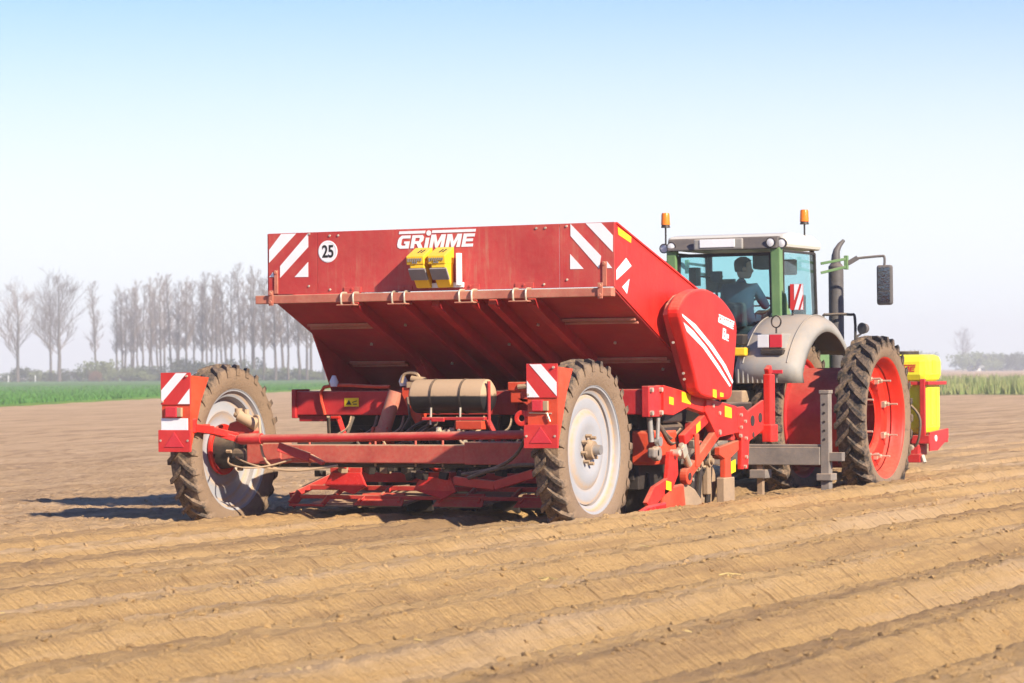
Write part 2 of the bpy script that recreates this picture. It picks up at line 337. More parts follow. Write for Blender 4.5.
def logo(parent, m, origin, ux, uz, width, name='brand_lettering'):
    """the maker's mark: slanted heavy capitals with a dotted i and a bar above"""
    ux, uz = Vector(ux), Vector(uz); nrm = ux.cross(uz); og = Vector(origin); S = width
    hgt = 0.150 * S; sh = 0.22
    def P2(x, y): return og + ux * ((x + sh * y) * S) + uz * (y * S)
    mb = MB()
    def pg(pts): mb.prism([P2(*p) for p in pts], nrm * 0.003)
    h = 0.150
    def rc(x0, x1, y0, y1): pg([(x0, y0), (x1, y0), (x1, y1), (x0, y1)])
    g0 = 0.0
    pg([(0.045, 0), (0.155, 0), (0.155, .082), (.085, .082), (.085, .056), (.107, .056), (.107, .034), (.062, .034), (.048, .048), (.048, .102), (.062, .116), (.155, .116), (.155, h), (.04, h), (.010, .125), (0, .10), (0, .045), (.012, .015)])
    rc(.178, .224, 0, h); pg([(.224, .118), (.276, .118), (.282, .108), (.276, .082), (.224, .082), (.224, .050), (.25, .050), (.284, 0), (.340, 0), (.300, .058), (.330, .085), (.332, .125), (.310, h), (.224, h)])
    rc(.358, .404, 0, .118)
    for x in (.424, .632):
        pg([(x, 0), (x + .042, 0), (x + .046, .088), (x + .078, 0), (x + .108, 0), (x + .146, .088), (x + .142, 0), (x + .186, 0), (x + .186, h), (x + .130, h), (x + .094, .062), (x + .058, h), (x, h)])
    rc(.840, .884, 0, h); rc(.8845, .985, .114, h); rc(.8845, .972, .060, .092); rc(.8845, .985, 0, .034)
    cx, cy = P2(.384, .170), None
    mb.prism([cx + ux * (math.cos(q) * .031 * S) + uz * (math.sin(q) * .031 * S) for q in (i * math.pi / 8 for i in range(16))], nrm * .003)
    rc(-.005, .335, .168, .200); rc(.425, .985, .168, .200)
    return mb.build(name, m, parent)

# ================================================================== GROUND
def vnoise(x, y, sx, sy, seed):
    r = np.random.default_rng(seed); G = r.random((256, 256))
    a = x / sx; b = y / sy; ia = np.floor(a).astype(int); ib = np.floor(b).astype(int); fa = a - ia; fb = b - ib
    fa = fa * fa * (3 - 2 * fa); fb = fb * fb * (3 - 2 * fb)
    g = lambda i, j: G[i % 256, j % 256]
    return (g(ia, ib) * (1 - fa) + g(ia + 1, ib) * fa) * (1 - fb) + (g(ia, ib + 1) * (1 - fa) + g(ia + 1, ib + 1) * fa) * fb - 0.5
def sstep(a, b, t):
    t = np.clip((t - a) / (b - a), 0, 1); return t * t * (3 - 2 * t)
def height(x, y):
    x = np.asarray(x, float); y = np.asarray(y, float)
    wob = vnoise(x * 0 + 3.1, y, 1, 5.0, 5) * 0.03 + vnoise(np.round(x), y, 1, 0.9, 6) * 0.006
    t = np.abs((x + wob) - np.floor(x + wob) - 0.5)          # 0 on the crest, 0.5 in the furrow
    hg = np.where(np.abs(x) < 2.05, .14, .20)
    ridge = hg * np.clip((.41 - np.maximum(t, .175)) / .235, 0, 1) - .015 * (1 - sstep(0, .15, t))
    done = np.maximum(sstep(2.0, 2.1, x), sstep(-2.35, -2.1, x) * (1 - sstep(0.2, 1.0, y)))
    done = done * (1 - sstep(70, 80, np.abs(y)))
    far = 1 - sstep(40, 70, np.hypot(x, y))
    flat = 0.10 + vnoise(x, y, 0.8, 3.0, 8) * 0.05 + vnoise(x, y, .22, .9, 12) * .035
    flat = np.where((np.abs(x - 1.9) < .28) | (np.abs(x + 2.1) < .28) | (np.abs(x - .82) < .3) | (np.abs(x + .82) < .3), flat - 0.06, flat)
    z = done * ridge + (1 - done) * flat
    rough = 0.45 + 0.9 * sstep(0.36, 0.42, t) * done + 0.6 * (1 - sstep(.13, .2, t)) * done + 0.4 * (1 - done)
    z = z + far * rough * (1 + .8 * (1 - done)) * (vnoise(x, y, .35, .5, 1) * 0.010 + vnoise(x, y, .13, .15, 2) * 0.018 + vnoise(x, y, .065, .075, 3) * 0.032)
    # rake marks left by the ridging hoods, slanting down the flanks
    z = z - done * far * sstep(0.16, 0.2, t) * (1 - sstep(.36, .42, t)) * np.clip(vnoise(x, y - .25 * x, .30, .13, 9) - 0.15, 0, 1) * 0.06
    return z
def axis_pts(lo, hi, step, out, grow):
    c = list(np.arange(lo, hi, step)); a = []; s = step; p = lo
    while p > -out: s *= grow; p -= s; a.append(p)
    b = []; s = step; p = c[-1]
    while p < out: s *= grow; p += s; b.append(p)
    return np.array(a[::-1] + c + b)
xs = axis_pts(-7, 11.5, 0.032, 2200, 1.045); ys = axis_pts(-16.5, 13, 0.055, 2200, 1.035)
X, Y = np.meshgrid(xs, ys, indexing='ij'); Z = height(X, Y)
nx, ny = X.shape
co = np.stack([X, Y, Z], -1).reshape(-1, 3)
idx = np.arange(nx * ny).reshape(nx, ny)
fc = np.stack([idx[:-1, :-1], idx[1:, :-1], idx[1:, 1:], idx[:-1, 1:]], -1).reshape(-1, 4)
me = bpy.data.meshes.new('soil_field'); me.vertices.add(len(co)); me.vertices.foreach_set('co', co.ravel())
me.loops.add(fc.size); me.loops.foreach_set('vertex_index', fc.ravel().astype(np.int32))
me.polygons.add(len(fc)); me.polygons.foreach_set('loop_start', np.arange(0, fc.size, 4, dtype=np.int32)); me.polygons.foreach_set('loop_total', np.full(len(fc), 4, np.int32))
me.update(); me.validate(); me.shade_smooth(); me.materials.append(M['soil'])
tag(link('soil_field', me), 'dry sandy field of potato ridges running away to the right', None, None, 'structure')
H1 = lambda x, y: float(height(np.array([x]), np.array([y]))[0])

# clods and straw on the soil
def scatter(n, x0, x1, y0, y1):
    return np.stack([rng.uniform(x0, x1, n), rng.uniform(y0, y1, n)], -1)
P0 = np.concatenate([scatter(34000, 1.9, 11.3, -16, 9), scatter(9000, -7, 2, -8, 12)])
fr = np.abs(P0[:, 0] - np.round(P0[:, 0]))
keep = (np.abs(fr - .5) < .17) | (rng.random(len(P0)) < .28) | (P0[:, 0] < 2); P0 = P0[keep]
ZZ = height(P0[:, 0], P0[:, 1]); cl = MB()
for (px, py), pz in zip(P0, ZZ):
    r = 0.005 + 0.020 * random.random() ** 5; cl.ico((px, py, pz + r * .1), r, 0.45, 0.7)
tag(cl.build('soil_clods', 'soil'), 'small dry clods and crumbs strewn over the ridges', 'soil', None, 'stuff')
P1 = scatter(200, 1.9, 11, -15.5, 8); st = MB()
for (px, py) in P1:
    pz = H1(px, py) + .008; a = random.uniform(0, 6.28); L = random.uniform(.02, .07)
    st.bar((px, py, pz), (px + math.cos(a) * L, py + math.sin(a) * L, pz + random.uniform(-.01, .02)), .007, .005)
for (px, py, a) in ((6.15, -6.9, .5), (7.1, -11.1, 2.0), (5.35, -8.2, 1.1), (6.4, -7.6, 2.4)):
    pz = H1(px, py)
    for k in range(5):
        st.tube([(px + random.uniform(-.03, .03), py, pz + .01), (px + math.cos(a) * .04, py + math.sin(a) * .04, pz + .03), (px + math.cos(a + .7 * (k - 2)) * .08, py + math.sin(a + .7 * (k - 2)) * .08, pz + .02)], .004, 4)
tag(st.build('straw_bits', 'straw'), 'scattered bits of yellow straw lying on the ridges', 'straw', None, 'stuff')

# young wheat beyond the bare soil on the left, rough grass on the right
def sheet(name, pts, z, m, label, kind='structure'):
    mb = MB(); mb.prism([(x, y, z) for x, y in pts], (0, 0, -.5))
    return tag(mb.build(name, m), label, None, None, kind)
WE = [(-20, -32), (-69.2, 88), (-117, 204), (-160, 310), (-330, 640), (-700, 1100), (-1400, 900), (-1400, -100)]
sheet('wheat_field', WE, .22, 'wheat', 'bright green young wheat field beyond the bare soil')
VE = [(-50, 124), (-30, 121), (40, 116), (400, 90), (1400, 60), (1400, 1900), (-250, 1900), (-110, 400)]
sheet('grass_verge', VE, .12, 'verge', 'rough mixed green and straw coloured grassland past the ploughed soil')
def blades(name, m, label, fn, n, hmin, hmax, wd):
    mb = MB()
    for _ in range(n):
        x, y, z = fn(); a = random.uniform(0, 6.28); h = random.uniform(hmin, hmax); dx, dy = math.cos(a) * wd, math.sin(a) * wd; tx, ty = random.uniform(-.3, .3) * h, random.uniform(-.3, .3) * h
        mb.v += [(x - dx, y - dy, z), (x + dx, y + dy, z), (x + tx, y + ty, z + h)]; k = len(mb.v); mb.f.append((k - 3, k - 2, k - 1))
    me = bpy.data.meshes.new(name); me.from_pydata(mb.v, [], mb.f); me.materials.append(M[m])
    return tag(link(name, me), label, 'grass', None, 'stuff')
def wheat_pt():
    t = random.random() ** 1.5; i = random.choice((0, 1, 1, 1, 2)); a, b = WE[i], WE[i + 1]; u = random.random()
    ex, ey = b[0] - a[0], b[1] - a[1]; L = math.hypot(ex, ey); d = t * 55
    return a[0] + ex * u - ey / L * d, a[1] + ey * u + ex / L * d, .2
blades('wheat_blades', 'wheat_blade', 'upright blades of young green wheat along the field edge', wheat_pt, 42000, .08, .26, .045)
def verge_pt():
    u = random.random(); d = random.random() ** 1.6 * 160; x = -52 + u * 75
    return x - d * .3, 122.5 - (x + 30) * .07 + d, .1
blades('verge_blades', 'verge_blade', 'tall uneven green and dry grass on the verge', verge_pt, 26000, .25, 1.0, .05)

# ================================================================== POTATO PLANTER
pl = thing('potato_planter', 'large red trailed potato planter with tipped hopper and two tall rear wheels', 'planter', (0, 0, 0))
# ---- hopper: tipped forward, sloping floor seen from below
YR, ZB, ZT, SL = 0.56, 2.36, 3.0, 0.42
hx = 1.96; lx = -1.93
fl = MB()
fl.prism([(lx, .58, 2.34), (lx, 3.2, 2.34 - SL * 2.62), (lx, 3.2, 2.36 - SL * 2.62), (lx, .58, 2.36)], (hx - lx, 0, 0))
hop = fl.build('hopper', 'floor_red', pl, .004, label='dark red sloping hopper floor seen from below')
sw = MB().prism([(hx, YR + .012, ZT), (hx, 3.3, 2.21), (hx, 3.3, 1.22), (hx, 2.23, 1.655), (hx, YR + .012, 2.36)], (.018, 0, 0))
sw.build('side_wall', 'bright_red', hop, .003)
MB().prism([(lx - .018, YR + .012, ZT), (lx - .018, 3.3, 2.21), (lx - .018, 3.3, 1.30), (lx - .018, 1.88, 1.36), (lx - .018, 1.47, 1.98), (lx - .018, YR + .012, 2.36)], (.018, 0, 0)).build('side_wall', 'red', hop, .003)
MB().prism([(lx, 3.2, 1.26), (lx, 3.2, 2.24), (lx, 3.22, 2.24), (lx, 3.22, 1.26)], (hx - lx, 0, 0)).build('front_wall', 'red', hop)
for (a, b) in ((lx, -1.352), (-1.347, 1.384), (1.389, hx + .018)):
    MB().bb(a, b, YR, YR + .012, ZB + .012, ZT + .002).build('rear_panel', 'panel_red', hop, .002)
MB().bb(lx - .02, hx + .02, YR + .014, YR + .05, ZT - .028, ZT - .004).build('rim_rail', 'red', hop, .004)
MB().prism([(hx - .012, YR + .05, ZT + .004), (hx - .012, 3.3, 2.216), (hx - .012, 3.3, 2.196), (hx - .012, YR + .05, ZT - .016)], (.045, 0, 0)).build('rim_rail', 'bright_red', hop, .004)
# dusty bar under the rear edge with its U bolts
MB().bb(-2.03, 1.99, .455, .553, 2.275, 2.362).build('edge_bar', 'dusty_bar', hop, .008, label='dust coated square bar along the lower rear edge')
for x in (-.936, -.348, .409, 1.006):
    for d in (-.07, .07):
        MB().tube([(x + d, YR - .006, 2.372), (x + d, .444, 2.362), (x + d, .443, 2.262), (x + d, .47, 2.248)], .010, 8).build('u_bolt', 'zinc', hop, smooth=40)
    MB().bb(x - .105, x + .105, .40, .552, 2.240, 2.252).build('clamp_plate', 'dusty_bar', hop, .003)
    MB().bb(x - .10, x + .10, YR - .010, YR - .001, 2.375, 2.43).cyl((x, YR - .012, 2.41), (x, YR - .022, 2.41), .014, 6).build('clamp_plate', 'panel_red', hop, .002)
for x in (-1.835, 1.875):
    MB().bb(x - .026, x + .026, .437, .452, 2.255, 2.41).bb(x - .022, x + .022, YR - .014, YR - .002, 2.38, 2.62).cyl((x, YR - .015, 2.60), (x, YR - .03, 2.60), .018, 8).cyl((x, .436, 2.38), (x, .418, 2.38), .020, 8).cyl((x, .436, 2.29), (x, .42, 2.29), .020, 8).build('hinge_strap', 'dusty_bar', hop, .003)
for (x, z) in ((-1.44, 2.985), (-1.45, 2.45), (1.47, 2.975), (1.47, 2.45), (-1.2, 2.96), (-1.1, 2.96), (1.14, 2.965), (1.24, 2.965), (-1.2, 2.41), (1.22, 2.41)):
    MB().cyl((x, YR - .001, z), (x, YR - .010, z), .013, 8, .010).build('bolt', 'zinc', hop, smooth=40)
# ribs and stiffening strips under the floor
def fz(y): return 2.338 - SL * (y - .58)
for x, wd in ((-.95, .085), (-.38, .05), (-.02, .085), (.42, .05), (.62, .085), (1.05, .085)):
    r_ = MB().bar((x, .62, fz(.62) - .055), (x, 2.95, fz(2.95) - .055), wd, .105)
    r_.build('floor_rib', 'red', hop, .006)
for (a, b, y) in ((-1.84, -1.02, 1.20), (-1.86, -1.18, 2.14), (1.12, 1.92, 1.19), (1.08, 1.87, 2.12)):
    for k, dy in enumerate((0, .07)):
        MB().bar((a, y + dy, fz(y + dy) - .017), (b, y + dy, fz(y + dy) - .017), .035, .03).build('stiffening_strip', 'dusty_bar', hop, .004)
for (x, y) in ((-1.35, 1.7), (-.7, 1.25), (-.1, 1.2), (.25, 1.75), (.8, 1.3), (1.45, 1.75), (1.7, 2.4), (-.65, 2.2), (.9, 2.3)):
    MB().cyl((x, y, fz(y)), (x, y - .008, fz(y) - .018), .016, 8).build('bolt', 'zinc', hop)
for x in (-.95, 1.05):
    MB().prism([(x - .06, 1.95, fz(1.95) - .06), (x - .06, 2.3, fz(2.3) - .06), (x - .06, 2.32, fz(2.3) - .24), (x - .06, 2.22, fz(2.2) - .24)], (.12, 0, 0)).build('lug_plate', 'frame_red', hop, .006)
    MB().cyl((x, 2.24, 1.50), (x - .02, 2.0, 1.0), .035, 12).cyl((x, 2.24, 1.52), (x, 2.14, 1.30), .06, 14).build('tipping_ram', 'frame_red', pl, smooth=40)
# printed marks on the hopper
def flat_y(name, polys, m, y=YR - .002, parent=hop):
    mb = MB()
    for q in polys: mb.prism([(x, y, z) for x, z in q], (0, -.002, 0))
    return mb.build(name, m, parent)
flat_y('warning_stripes', [[(-1.774, 2.995), (-1.595, 2.995), (-1.921, 2.70), (-1.919, 2.834)], [(-1.453, 2.994), (-1.453, 2.852), (-1.791, 2.542), (-1.789, 2.665)], [(-1.456, 2.699), (-1.456, 2.545), (-1.618, 2.547)], [(-1.920, 2.555), (-1.874, 2.606), (-1.862, 2.553)]], 'decal')
flat_y('warning_stripes', [[(1.512, 2.996), (1.512, 2.878), (1.815, 2.551), (1.838, 2.673)], [(1.675, 2.997), (1.842, 2.997), (1.966, 2.87), (1.964, 2.708)], [(1.505, 2.701), (1.505, 2.553), (1.649, 2.552)], [(1.90, 2.62), (1.955, 2.553), (1.90, 2.553)]], 'decal')
def flat_x(name, polys, m, x=hx + .019, parent=hop, t=.003):
    mb = MB()
    for q in polys: mb.prism([(x, y, z) for y, z in q], (t, 0, 0))
    return mb.build(name, m, parent)
flat_x('warning_stripes', [[(.837, 2.659), (.967, 2.584), (.60, 2.436), (.60, 2.535)], [(.915, 2.455), (.85, 2.306), (.735, 2.372)]], 'decal')
flat_x('yellow_label', [[(.647, 2.955), (.97, 2.87), (.961, 2.81), (.659, 2.88)]], 'sticker')
sp = MB(); sp.cyl((-1.222, YR - .001, 2.80), (-1.222, YR - .004, 2.80), .112, 40); sp.build('speed_limit_disc', 'decal', hop, label='round white disc reading 25')
rg = MB(); rg.lathe((-1.222, YR - .0045, 2.80), (0, -1, 0), [(0, .098), (.002, .098), (.002, .104), (0, .104)], 40, True); rg.build('disc_ring', 'decal', hop)
me, wd = text_mesh('25', 'speed_number', 'black_decal', .175, (-1.288, YR - .006, 2.742), (1, 0, 0), (0, 0, 1), .004, 0, .002, .80); link('speed_number', me, hop)
logo(hop, 'decal', (-.425, YR - .002, 2.805), (1, 0, 0), (0, 0, 1), .875)
# holder for the wheel chocks
MB().bb(-.06, .34, YR - .03, YR - .003, 2.40, 2.45).bb(.30, .33, YR - .11, YR - .03, 2.42, 2.74).build('chock_holder', 'decal', hop, .004)

# ---- drive cover on the right end
cov = [(1.525, 2.124), (1.606, 2.235), (1.792, 2.329), (2.058, 2.375), (2.339, 2.371), (2.678, 2.291), (2.933, 2.175), (3.072, 2.062), (3.096, 1.899), (2.968, 1.403), (2.908, 1.263), (2.655, 1.246), (2.083, 1.302), (1.928, 1.487), (1.642, 1.927)]
def smooth_poly(p, n=4):
    out = []; k = len(p)
    for i in range(k):
        p0, p1, p2, p3 = (np.array(p[(i + j) % k]) for j in (-1, 0, 1, 2))
        for t in (q / n for q in range(n)):
            out.append(tuple(.5 * (2 * p1 + (p2 - p0) * t + (2 * p0 - 5 * p1 + 4 * p2 - p3) * t * t + (3 * p1 - p0 - 3 * p2 + p3) * t ** 3)))
    return out
cp = smooth_poly(cov)
c_ = MB().prism([(2.115, y, z) for y, z in cp], (.135, 0, 0))
cover = c_.build('drive_cover', 'bright_red', pl, .022, label='tall rounded bright red drive cover with white swoosh')
MB().prism([(2.06, y * .96 + .09, z * .96 + .07) for y, z in cov], (.055, 0, 0)).build('cover_back_plate', 'frame_red', cover, .005)
MB().bb(1.98, 2.06, 2.2, 2.7, 1.5, 2.1).build('cover_bracket', 'black', cover, .01)
flat_x('white_swoosh', [[(1.595, 2.118), (1.946, 2.016), (2.402, 1.806), (2.765, 1.6), (2.965, 1.430), (2.945, 1.405), (2.658, 1.6), (2.298, 1.796), (1.894, 1.977), (1.61, 2.09)]], 'decal', 2.2505, cover)
flat_x('white_swoosh', [[(1.63, 2.035), (1.884, 1.950), (2.230, 1.790), (2.585, 1.59), (2.90, 1.388), (2.865, 1.374), (2.5, 1.581), (2.143, 1.776), (1.72, 1.940)]], 'decal', 2.2505, cover)
logo(cover, 'decal', (2.2505, 2.56, 2.045), (0, .985, -.17), (0, .17, .985), .44)
def cover_glyphs():
    mb = MB(); U = Vector((0, .985, -.17)); W = Vector((0, .17, .985)); O = Vector((2.2505, 2.68, 1.875))
    def r_(x0, x1, z0, z1): mb.prism([O + U * x0 + W * z0, O + U * x1 + W * z0, O + U * x1 + W * z1, O + U * x0 + W * z1], (.003, 0, 0))
    for z in (0, .046, .092): r_(0, .085, z, z + .022)
    for z in (.0225, .0685):
        r_(0, .026, z, z + .023); r_(.059, .085, z, z + .023)
    for z in (0, .029, .058): r_(.105, .17, z, z + .014)
    r_(.105, .124, .0145, .0285); r_(.105, .124, .0435, .0575); r_(.151, .17, .0435, .0575)
    return mb.build('model_number', 'decal', cover)
cover_glyphs()
flat_x('yellow_label', [[(2.40, 1.355), (2.50, 1.345), (2.50, 1.26), (2.40, 1.275)], [(2.60, 1.32), (2.69, 1.31), (2.69, 1.27), (2.60, 1.275)]], 'sticker', 2.2505, cover)
for (y, z) in ((1.70, 1.83), (1.98, 1.46), (1.96, 1.52)):
    MB().cyl((2.14, y - .06, z), (2.14, y - .08, z), .013, 8).build('bolt', 'zinc', cover)

# ---- main cross tube and chassis
MB().bb(-1.985, 1.98, 1.2, 1.45, 1.115, 1.368).build('cross_tube', 'red', pl, .012)
MB().bb(-2.03, -1.98, 1.17, 1.48, 1.085, 1.39).bb(-1.979, -1.62, 1.24, 1.42, 1.05, 1.113).build('tube_end_plate', 'red', pl, .008)
flat_y('yellow_label', [[(-1.405, 1.205), (-1.235, 1.205), (-1.235, 1.295), (-1.405, 1.295)]], 'sticker', 1.199, pl)
flat_y('label_print', [[(-1.385, 1.225), (-1.32, 1.225), (-1.35, 1.275)], [(-1.30, 1.225), (-1.255, 1.225), (-1.255, 1.235), (-1.30, 1.235)], [(-1.31, 1.245), (-1.255, 1.26), (-1.255, 1.268), (-1.31, 1.253)]], 'black_decal', 1.1965, pl)
MB().tube([(-1.63, 1.18, 1.12), (-1.63, 1.17, 1.41), (-1.0, 1.17, 1.41), (-.85, 1.17, 1.41)], .019, 8).build('hand_rail', 'orange_red', pl, smooth=40)
for x in (-1.5, -.68):
    MB().lathe((x, 1.15, 1.415), (0, 0, 1), [(0, .0), (0, .035), (.05, .048), (.09, .03), (.115, .02), (.118, 0)], 14).build('marker_lamp', 'lens_white', pl, smooth=50)
# dusty ram, brackets left of the air tank
MB().cyl((-.80, .95, .98), (-.70, 1.02, 1.36), .075, 16).cyl((-.815, .94, .92), (-.80, .95, .98), .09, 16).build('hydraulic_ram', 'dusty_bar', pl, smooth=40)
for dx in (-.09, .07):
    MB().prism([(-.83 + dx, .83, .82), (-.83 + dx, 1.06, .82), (-.83 + dx, .98, 1.0), (-.83 + dx, .90, 1.0)], (.025, 0, 0)).build('ram_bracket', 'orange_red', pl, .004)
MB().prism([(-.62, 1.0, 1.40), (-.44, 1.0, 1.42), (-.36, 1.0, 1.36), (-.40, 1.0, 1.05), (-.46, 1.0, 1.02), (-.52, 1.0, 1.12), (-.62, 1.0, 1.33)], (0, .12, 0)).build('ram_bracket', 'orange_red', pl, .008)
MB().bb(-.42, .62, 1.12, 1.19, 1.12, 1.36).build('tube_bracket', 'frame_red', pl, .006)
MB().bb(-.55, -.36, .98, 1.1, 1.40, 1.46).cyl((-.5, 1.0, 1.49), (-.34, 1.0, 1.47), .035, 10).tube([(-.62, 1.0, 1.45), (-.58, 1.0, 1.54), (-.44, 1.0, 1.54), (-.4, 1.0, 1.44)], .018, 6).build('valve', 'hose_tan', pl, smooth=40)
# air tank
at = MB().lathe((-.30, .70, 1.312), (1, 0, 0), [(-.03, .0), (-.028, .06), (-.012, .13), (.02, .168), (.06, .172), (.78, .172), (.82, .168), (.852, .13), (.868, .06), (.87, 0)], 40)
tank = at.build('air_tank', 'tank_black', pl, smooth=40, label='black cylindrical air tank caked with tan dust on top')
for x in (-.06, .27):
    MB().lathe((x, .70, 1.312), (1, 0, 0), [(0, .173), (0, .178), (.022, .178), (.022, .173)], 40, True).build('tank_strap', 'black', tank)
    MB().cyl((x + .01, .56, 1.20), (x + .01, .55, 1.03), .011, 8).box((x + .01, .55, 1.09), (.04, .03, .03)).build('strap_bolt', 'zinc', tank)
MB().bb(-.14, .56, .53, .62, 1.075, 1.105).bb(-.02, .12, .50, .53, 1.06, 1.10).build('tank_shelf', 'red', pl, .004)
MB().bb(.24, .54, .52, .66, .98, 1.07).build('shelf_block', 'orange_red', pl, .01)
MB().cyl((.58, .6, 1.02), (.58, .6, 1.46), .018, 8).bar((.56, .6, 1.08), (.68, .75, .72), .05, .04).build('tank_post', 'frame_red', pl, smooth=40)
MB().bb(.62, .96, 1.0, 1.15, 1.24, 1.44).prism([(.66, 1.0, 1.30), (1.06, 1.0, 1.26), (1.06, 1.0, 1.16), (.92, 1.0, 1.14)], (0, .08, 0)).bb(.60, 1.0, .98, 1.0, 1.36, 1.45).build('valve_block', 'orange_red', pl, .01)
MB().cyl((.72, .99, 1.40), (.95, .99, 1.42), .03, 8).cyl((.88, .96, 1.36), (.88, .96, 1.47), .025, 8).build('valve', 'hose_tan', pl)
for i, (x, z) in enumerate(((.02, .98), (.08, .95), (.14, .97), (.20, .94), (.26, .99), (.33, .93), (.30, .86), (.38, .96))):
    MB().box((x, .60 + .02 * (i % 3), z), (.05, .05, .05), (i, i * .7, i * 1.3)).cyl((x, .58, z), (x + .02, .52, z - .02), .018, 8).build('air_fitting', 'zinc', pl, .004)
# steering axle beam, tie rod
ax = MB().bb(-1.40, .70, -.14, .06, .665, .845).build('axle_beam', 'beam_red', pl, .012)
for (q0, q1, q2, q3) in ((-1.78, -1.38, .65, .86), (.68, 1.62, .655, .875)): MB().bb(q0, q1, -.155, .075, q2, q3).build('axle_sleeve', 'beam_red', pl, .012)
MB().bb(-1.95, 1.75, .0, .14, .615, .655).build('axle_under_beam', 'black', pl, .01)
for x in list(np.arange(-1.70, -1.40, .085)) + [-1.1, -.35, .1, .4] + list(np.arange(.75, 1.5, .16)):
    MB().cyl((x, -.06, .84), (x, -.06, .888), .012, 6).build('bolt', 'beam_red', pl)
    MB().cyl((x, -.06, .665), (x, -.06, .63), .012, 6).build('bolt', 'rust', pl)
tr = MB().cyl((-1.74, -.40, .905), (1.50, -.40, .955), .042, 16).cyl((-1.70, -.40, .906), (-1.45, -.40, .91), .055, 16)
tr.build('tie_rod', 'red', pl, smooth=40)
MB().bar((-1.30, -.34, .83), (-1.02, -.2, .72), .09, .09).bar((-1.02, -.2, .74), (-.86, -.2, .66), .06, .04).build('steering_ram', 'frame_red', pl, .008)
MB().bar((-1.74, -.40, .905), (-1.98, -.60, 1.0), .05, .06).cyl((-1.98, -.60, .96), (-1.98, -.60, 1.06), .045, 12).build('rod_end', 'bright_red', pl, .006)
# ---- wheels
def wheel_meshes(RT, wd, rr, nl, lug_h, mt, ml, sweep=.34, lw=.034):
    w_ = wd / 2; c = MB(); b = RT - lug_h
    c.lathe((0, 0, 0), (1, 0, 0), [(-.80 * w_, rr - .01), (-.92 * w_, rr + .02), (-1.0 * w_, (rr + b) / 2), (-.96 * w_, b - .045), (-.80 * w_, b - .008), (-.4 * w_, b), (0, b + .004), (.4 * w_, b), (.80 * w_, b - .008), (.96 * w_, b - .045), (1.0 * w_, (rr + b) / 2), (.92 * w_, rr + .02), (.80 * w_, rr - .01)], 72)
    for s in (-1, 1):
        for i in range(nl):
            th = 2 * math.pi * (i + (.5 if s > 0 else 0)) / nl + random.uniform(-.006, .006)
            secs = [(-.06 * w_, RT - .004, b - .01, 0), (.45 * w_, RT, b - .01, .55), (.97 * w_, RT - .018, b - .03, 1.0), (1.05 * w_, RT - .075, b - .085, 1.06)]
            vs = []
            for (t, ro, ri, f) in secs:
                a = th + sweep * f * (wd / RT) * 1.5; hw = lw * (1 + .25 * f)
                for (r, q) in ((ri, 1.15), (ro, .85), (ro, -.85), (ri, -1.15)):
                    da = hw * q / r; vs.append((s * t, r * math.cos(a + da), r * math.sin(a + da)))
            fs = [(3, 2, 1, 0)] + [(k * 4 + j, k * 4 + (j + 1) % 4, k * 4 + 4 + (j + 1) % 4, k * 4 + 4 + j) for k in range(3) for j in range(4)] + [(12, 13, 14, 15)]
            c.add(vs, fs)
    return c.mesh('tyre', mt, 38)
def rim_mesh(rr, wd, m, disc_t, out):
    w_ = wd / 2; s = out
    pr = [(-.80 * w_, rr - .012), (-.86 * w_, rr + .018), (-.80 * w_, rr + .012), (-.72 * w_, rr - .03), (-.45 * w_, rr - .045), (-.30 * w_, rr - .085), (.30 * w_, rr - .085), (.45 * w_, rr - .045), (.72 * w_, rr - .03), (.80 * w_, rr + .012), (.86 * w_, rr + .018), (.80 * w_, rr - .012)]
    mb = MB().lathe((0, 0, 0), (1, 0, 0), pr, 64)
    d = disc_t
    mb.lathe((0, 0, 0), (1, 0, 0), [(s * (d - .03), rr - .086), (s * d, rr - .10), (s * (d + .012), rr - .15), (s * (d - .005), rr * .62), (s * (d + .03), rr * .52), (s * (d + .035), rr * .36), (s * (d + .01), rr * .28), (s * (d + .01), .02)], 64)
    return mb.mesh('wheel', m, 35)
def place(name, me, parent, loc, rot=(0, 0, 0)):
    o = bpy.data.objects.new(name, me); COL.objects.link(o); o.parent = parent
    o.matrix_parent_inverse = wm(parent).inverted() if parent.parent is None else Matrix.Identity(4)
    o.location = loc; o.rotation_euler = rot; return o
tyre_p = wheel_meshes(.872, .30, .625, 27, .036, 'tyre', 'tyre', .34, .024)
WZ = .80
wr = place('wheel', rim_mesh(.625, .30, 'rim_white', .03, 1), pl, (1.88, 0, WZ), (R(11), 0, 0)); place('tyre', tyre_p, wr, (0, 0, 0))
h = MB().cyl((.06, 0, 0), (.12, 0, 0), .10, 20, .085).mesh('hub', 'rust', 35); place('hub', h, wr, (0, 0, 0))
h = MB().cyl((.12, 0, 0), (.19, 0, 0), .052, 20, .046).mesh('hub_cap', 'steel', 35); place('hub_cap', h, wr, (0, 0, 0))
nut = MB().cyl((.045, 0, 0), (.10, 0, 0), .019, 6).mesh('wheel_nut', 'rust')
for k in range(8): place('wheel_nut', nut, wr, (0, math.cos(k * math.pi / 4) * .135, math.sin(k * math.pi / 4) * .135))
wl = place('wheel', rim_mesh(.625, .30, 'rim_white', .03, -1), pl, (-2.13, 0, WZ - .01), (R(4), 0, 0)); place('tyre', tyre_p, wl, (0, 0, 0))
place('brake_ring', MB().lathe((0, 0, 0), (1, 0, 0), [(-.05, .20), (-.05, .25), (-.02, .262), (.0, .258), (.0, .235), (-.02, .20)], 40, True).mesh('brake_ring', 'bright_red', 35), wl, (0, 0, 0))
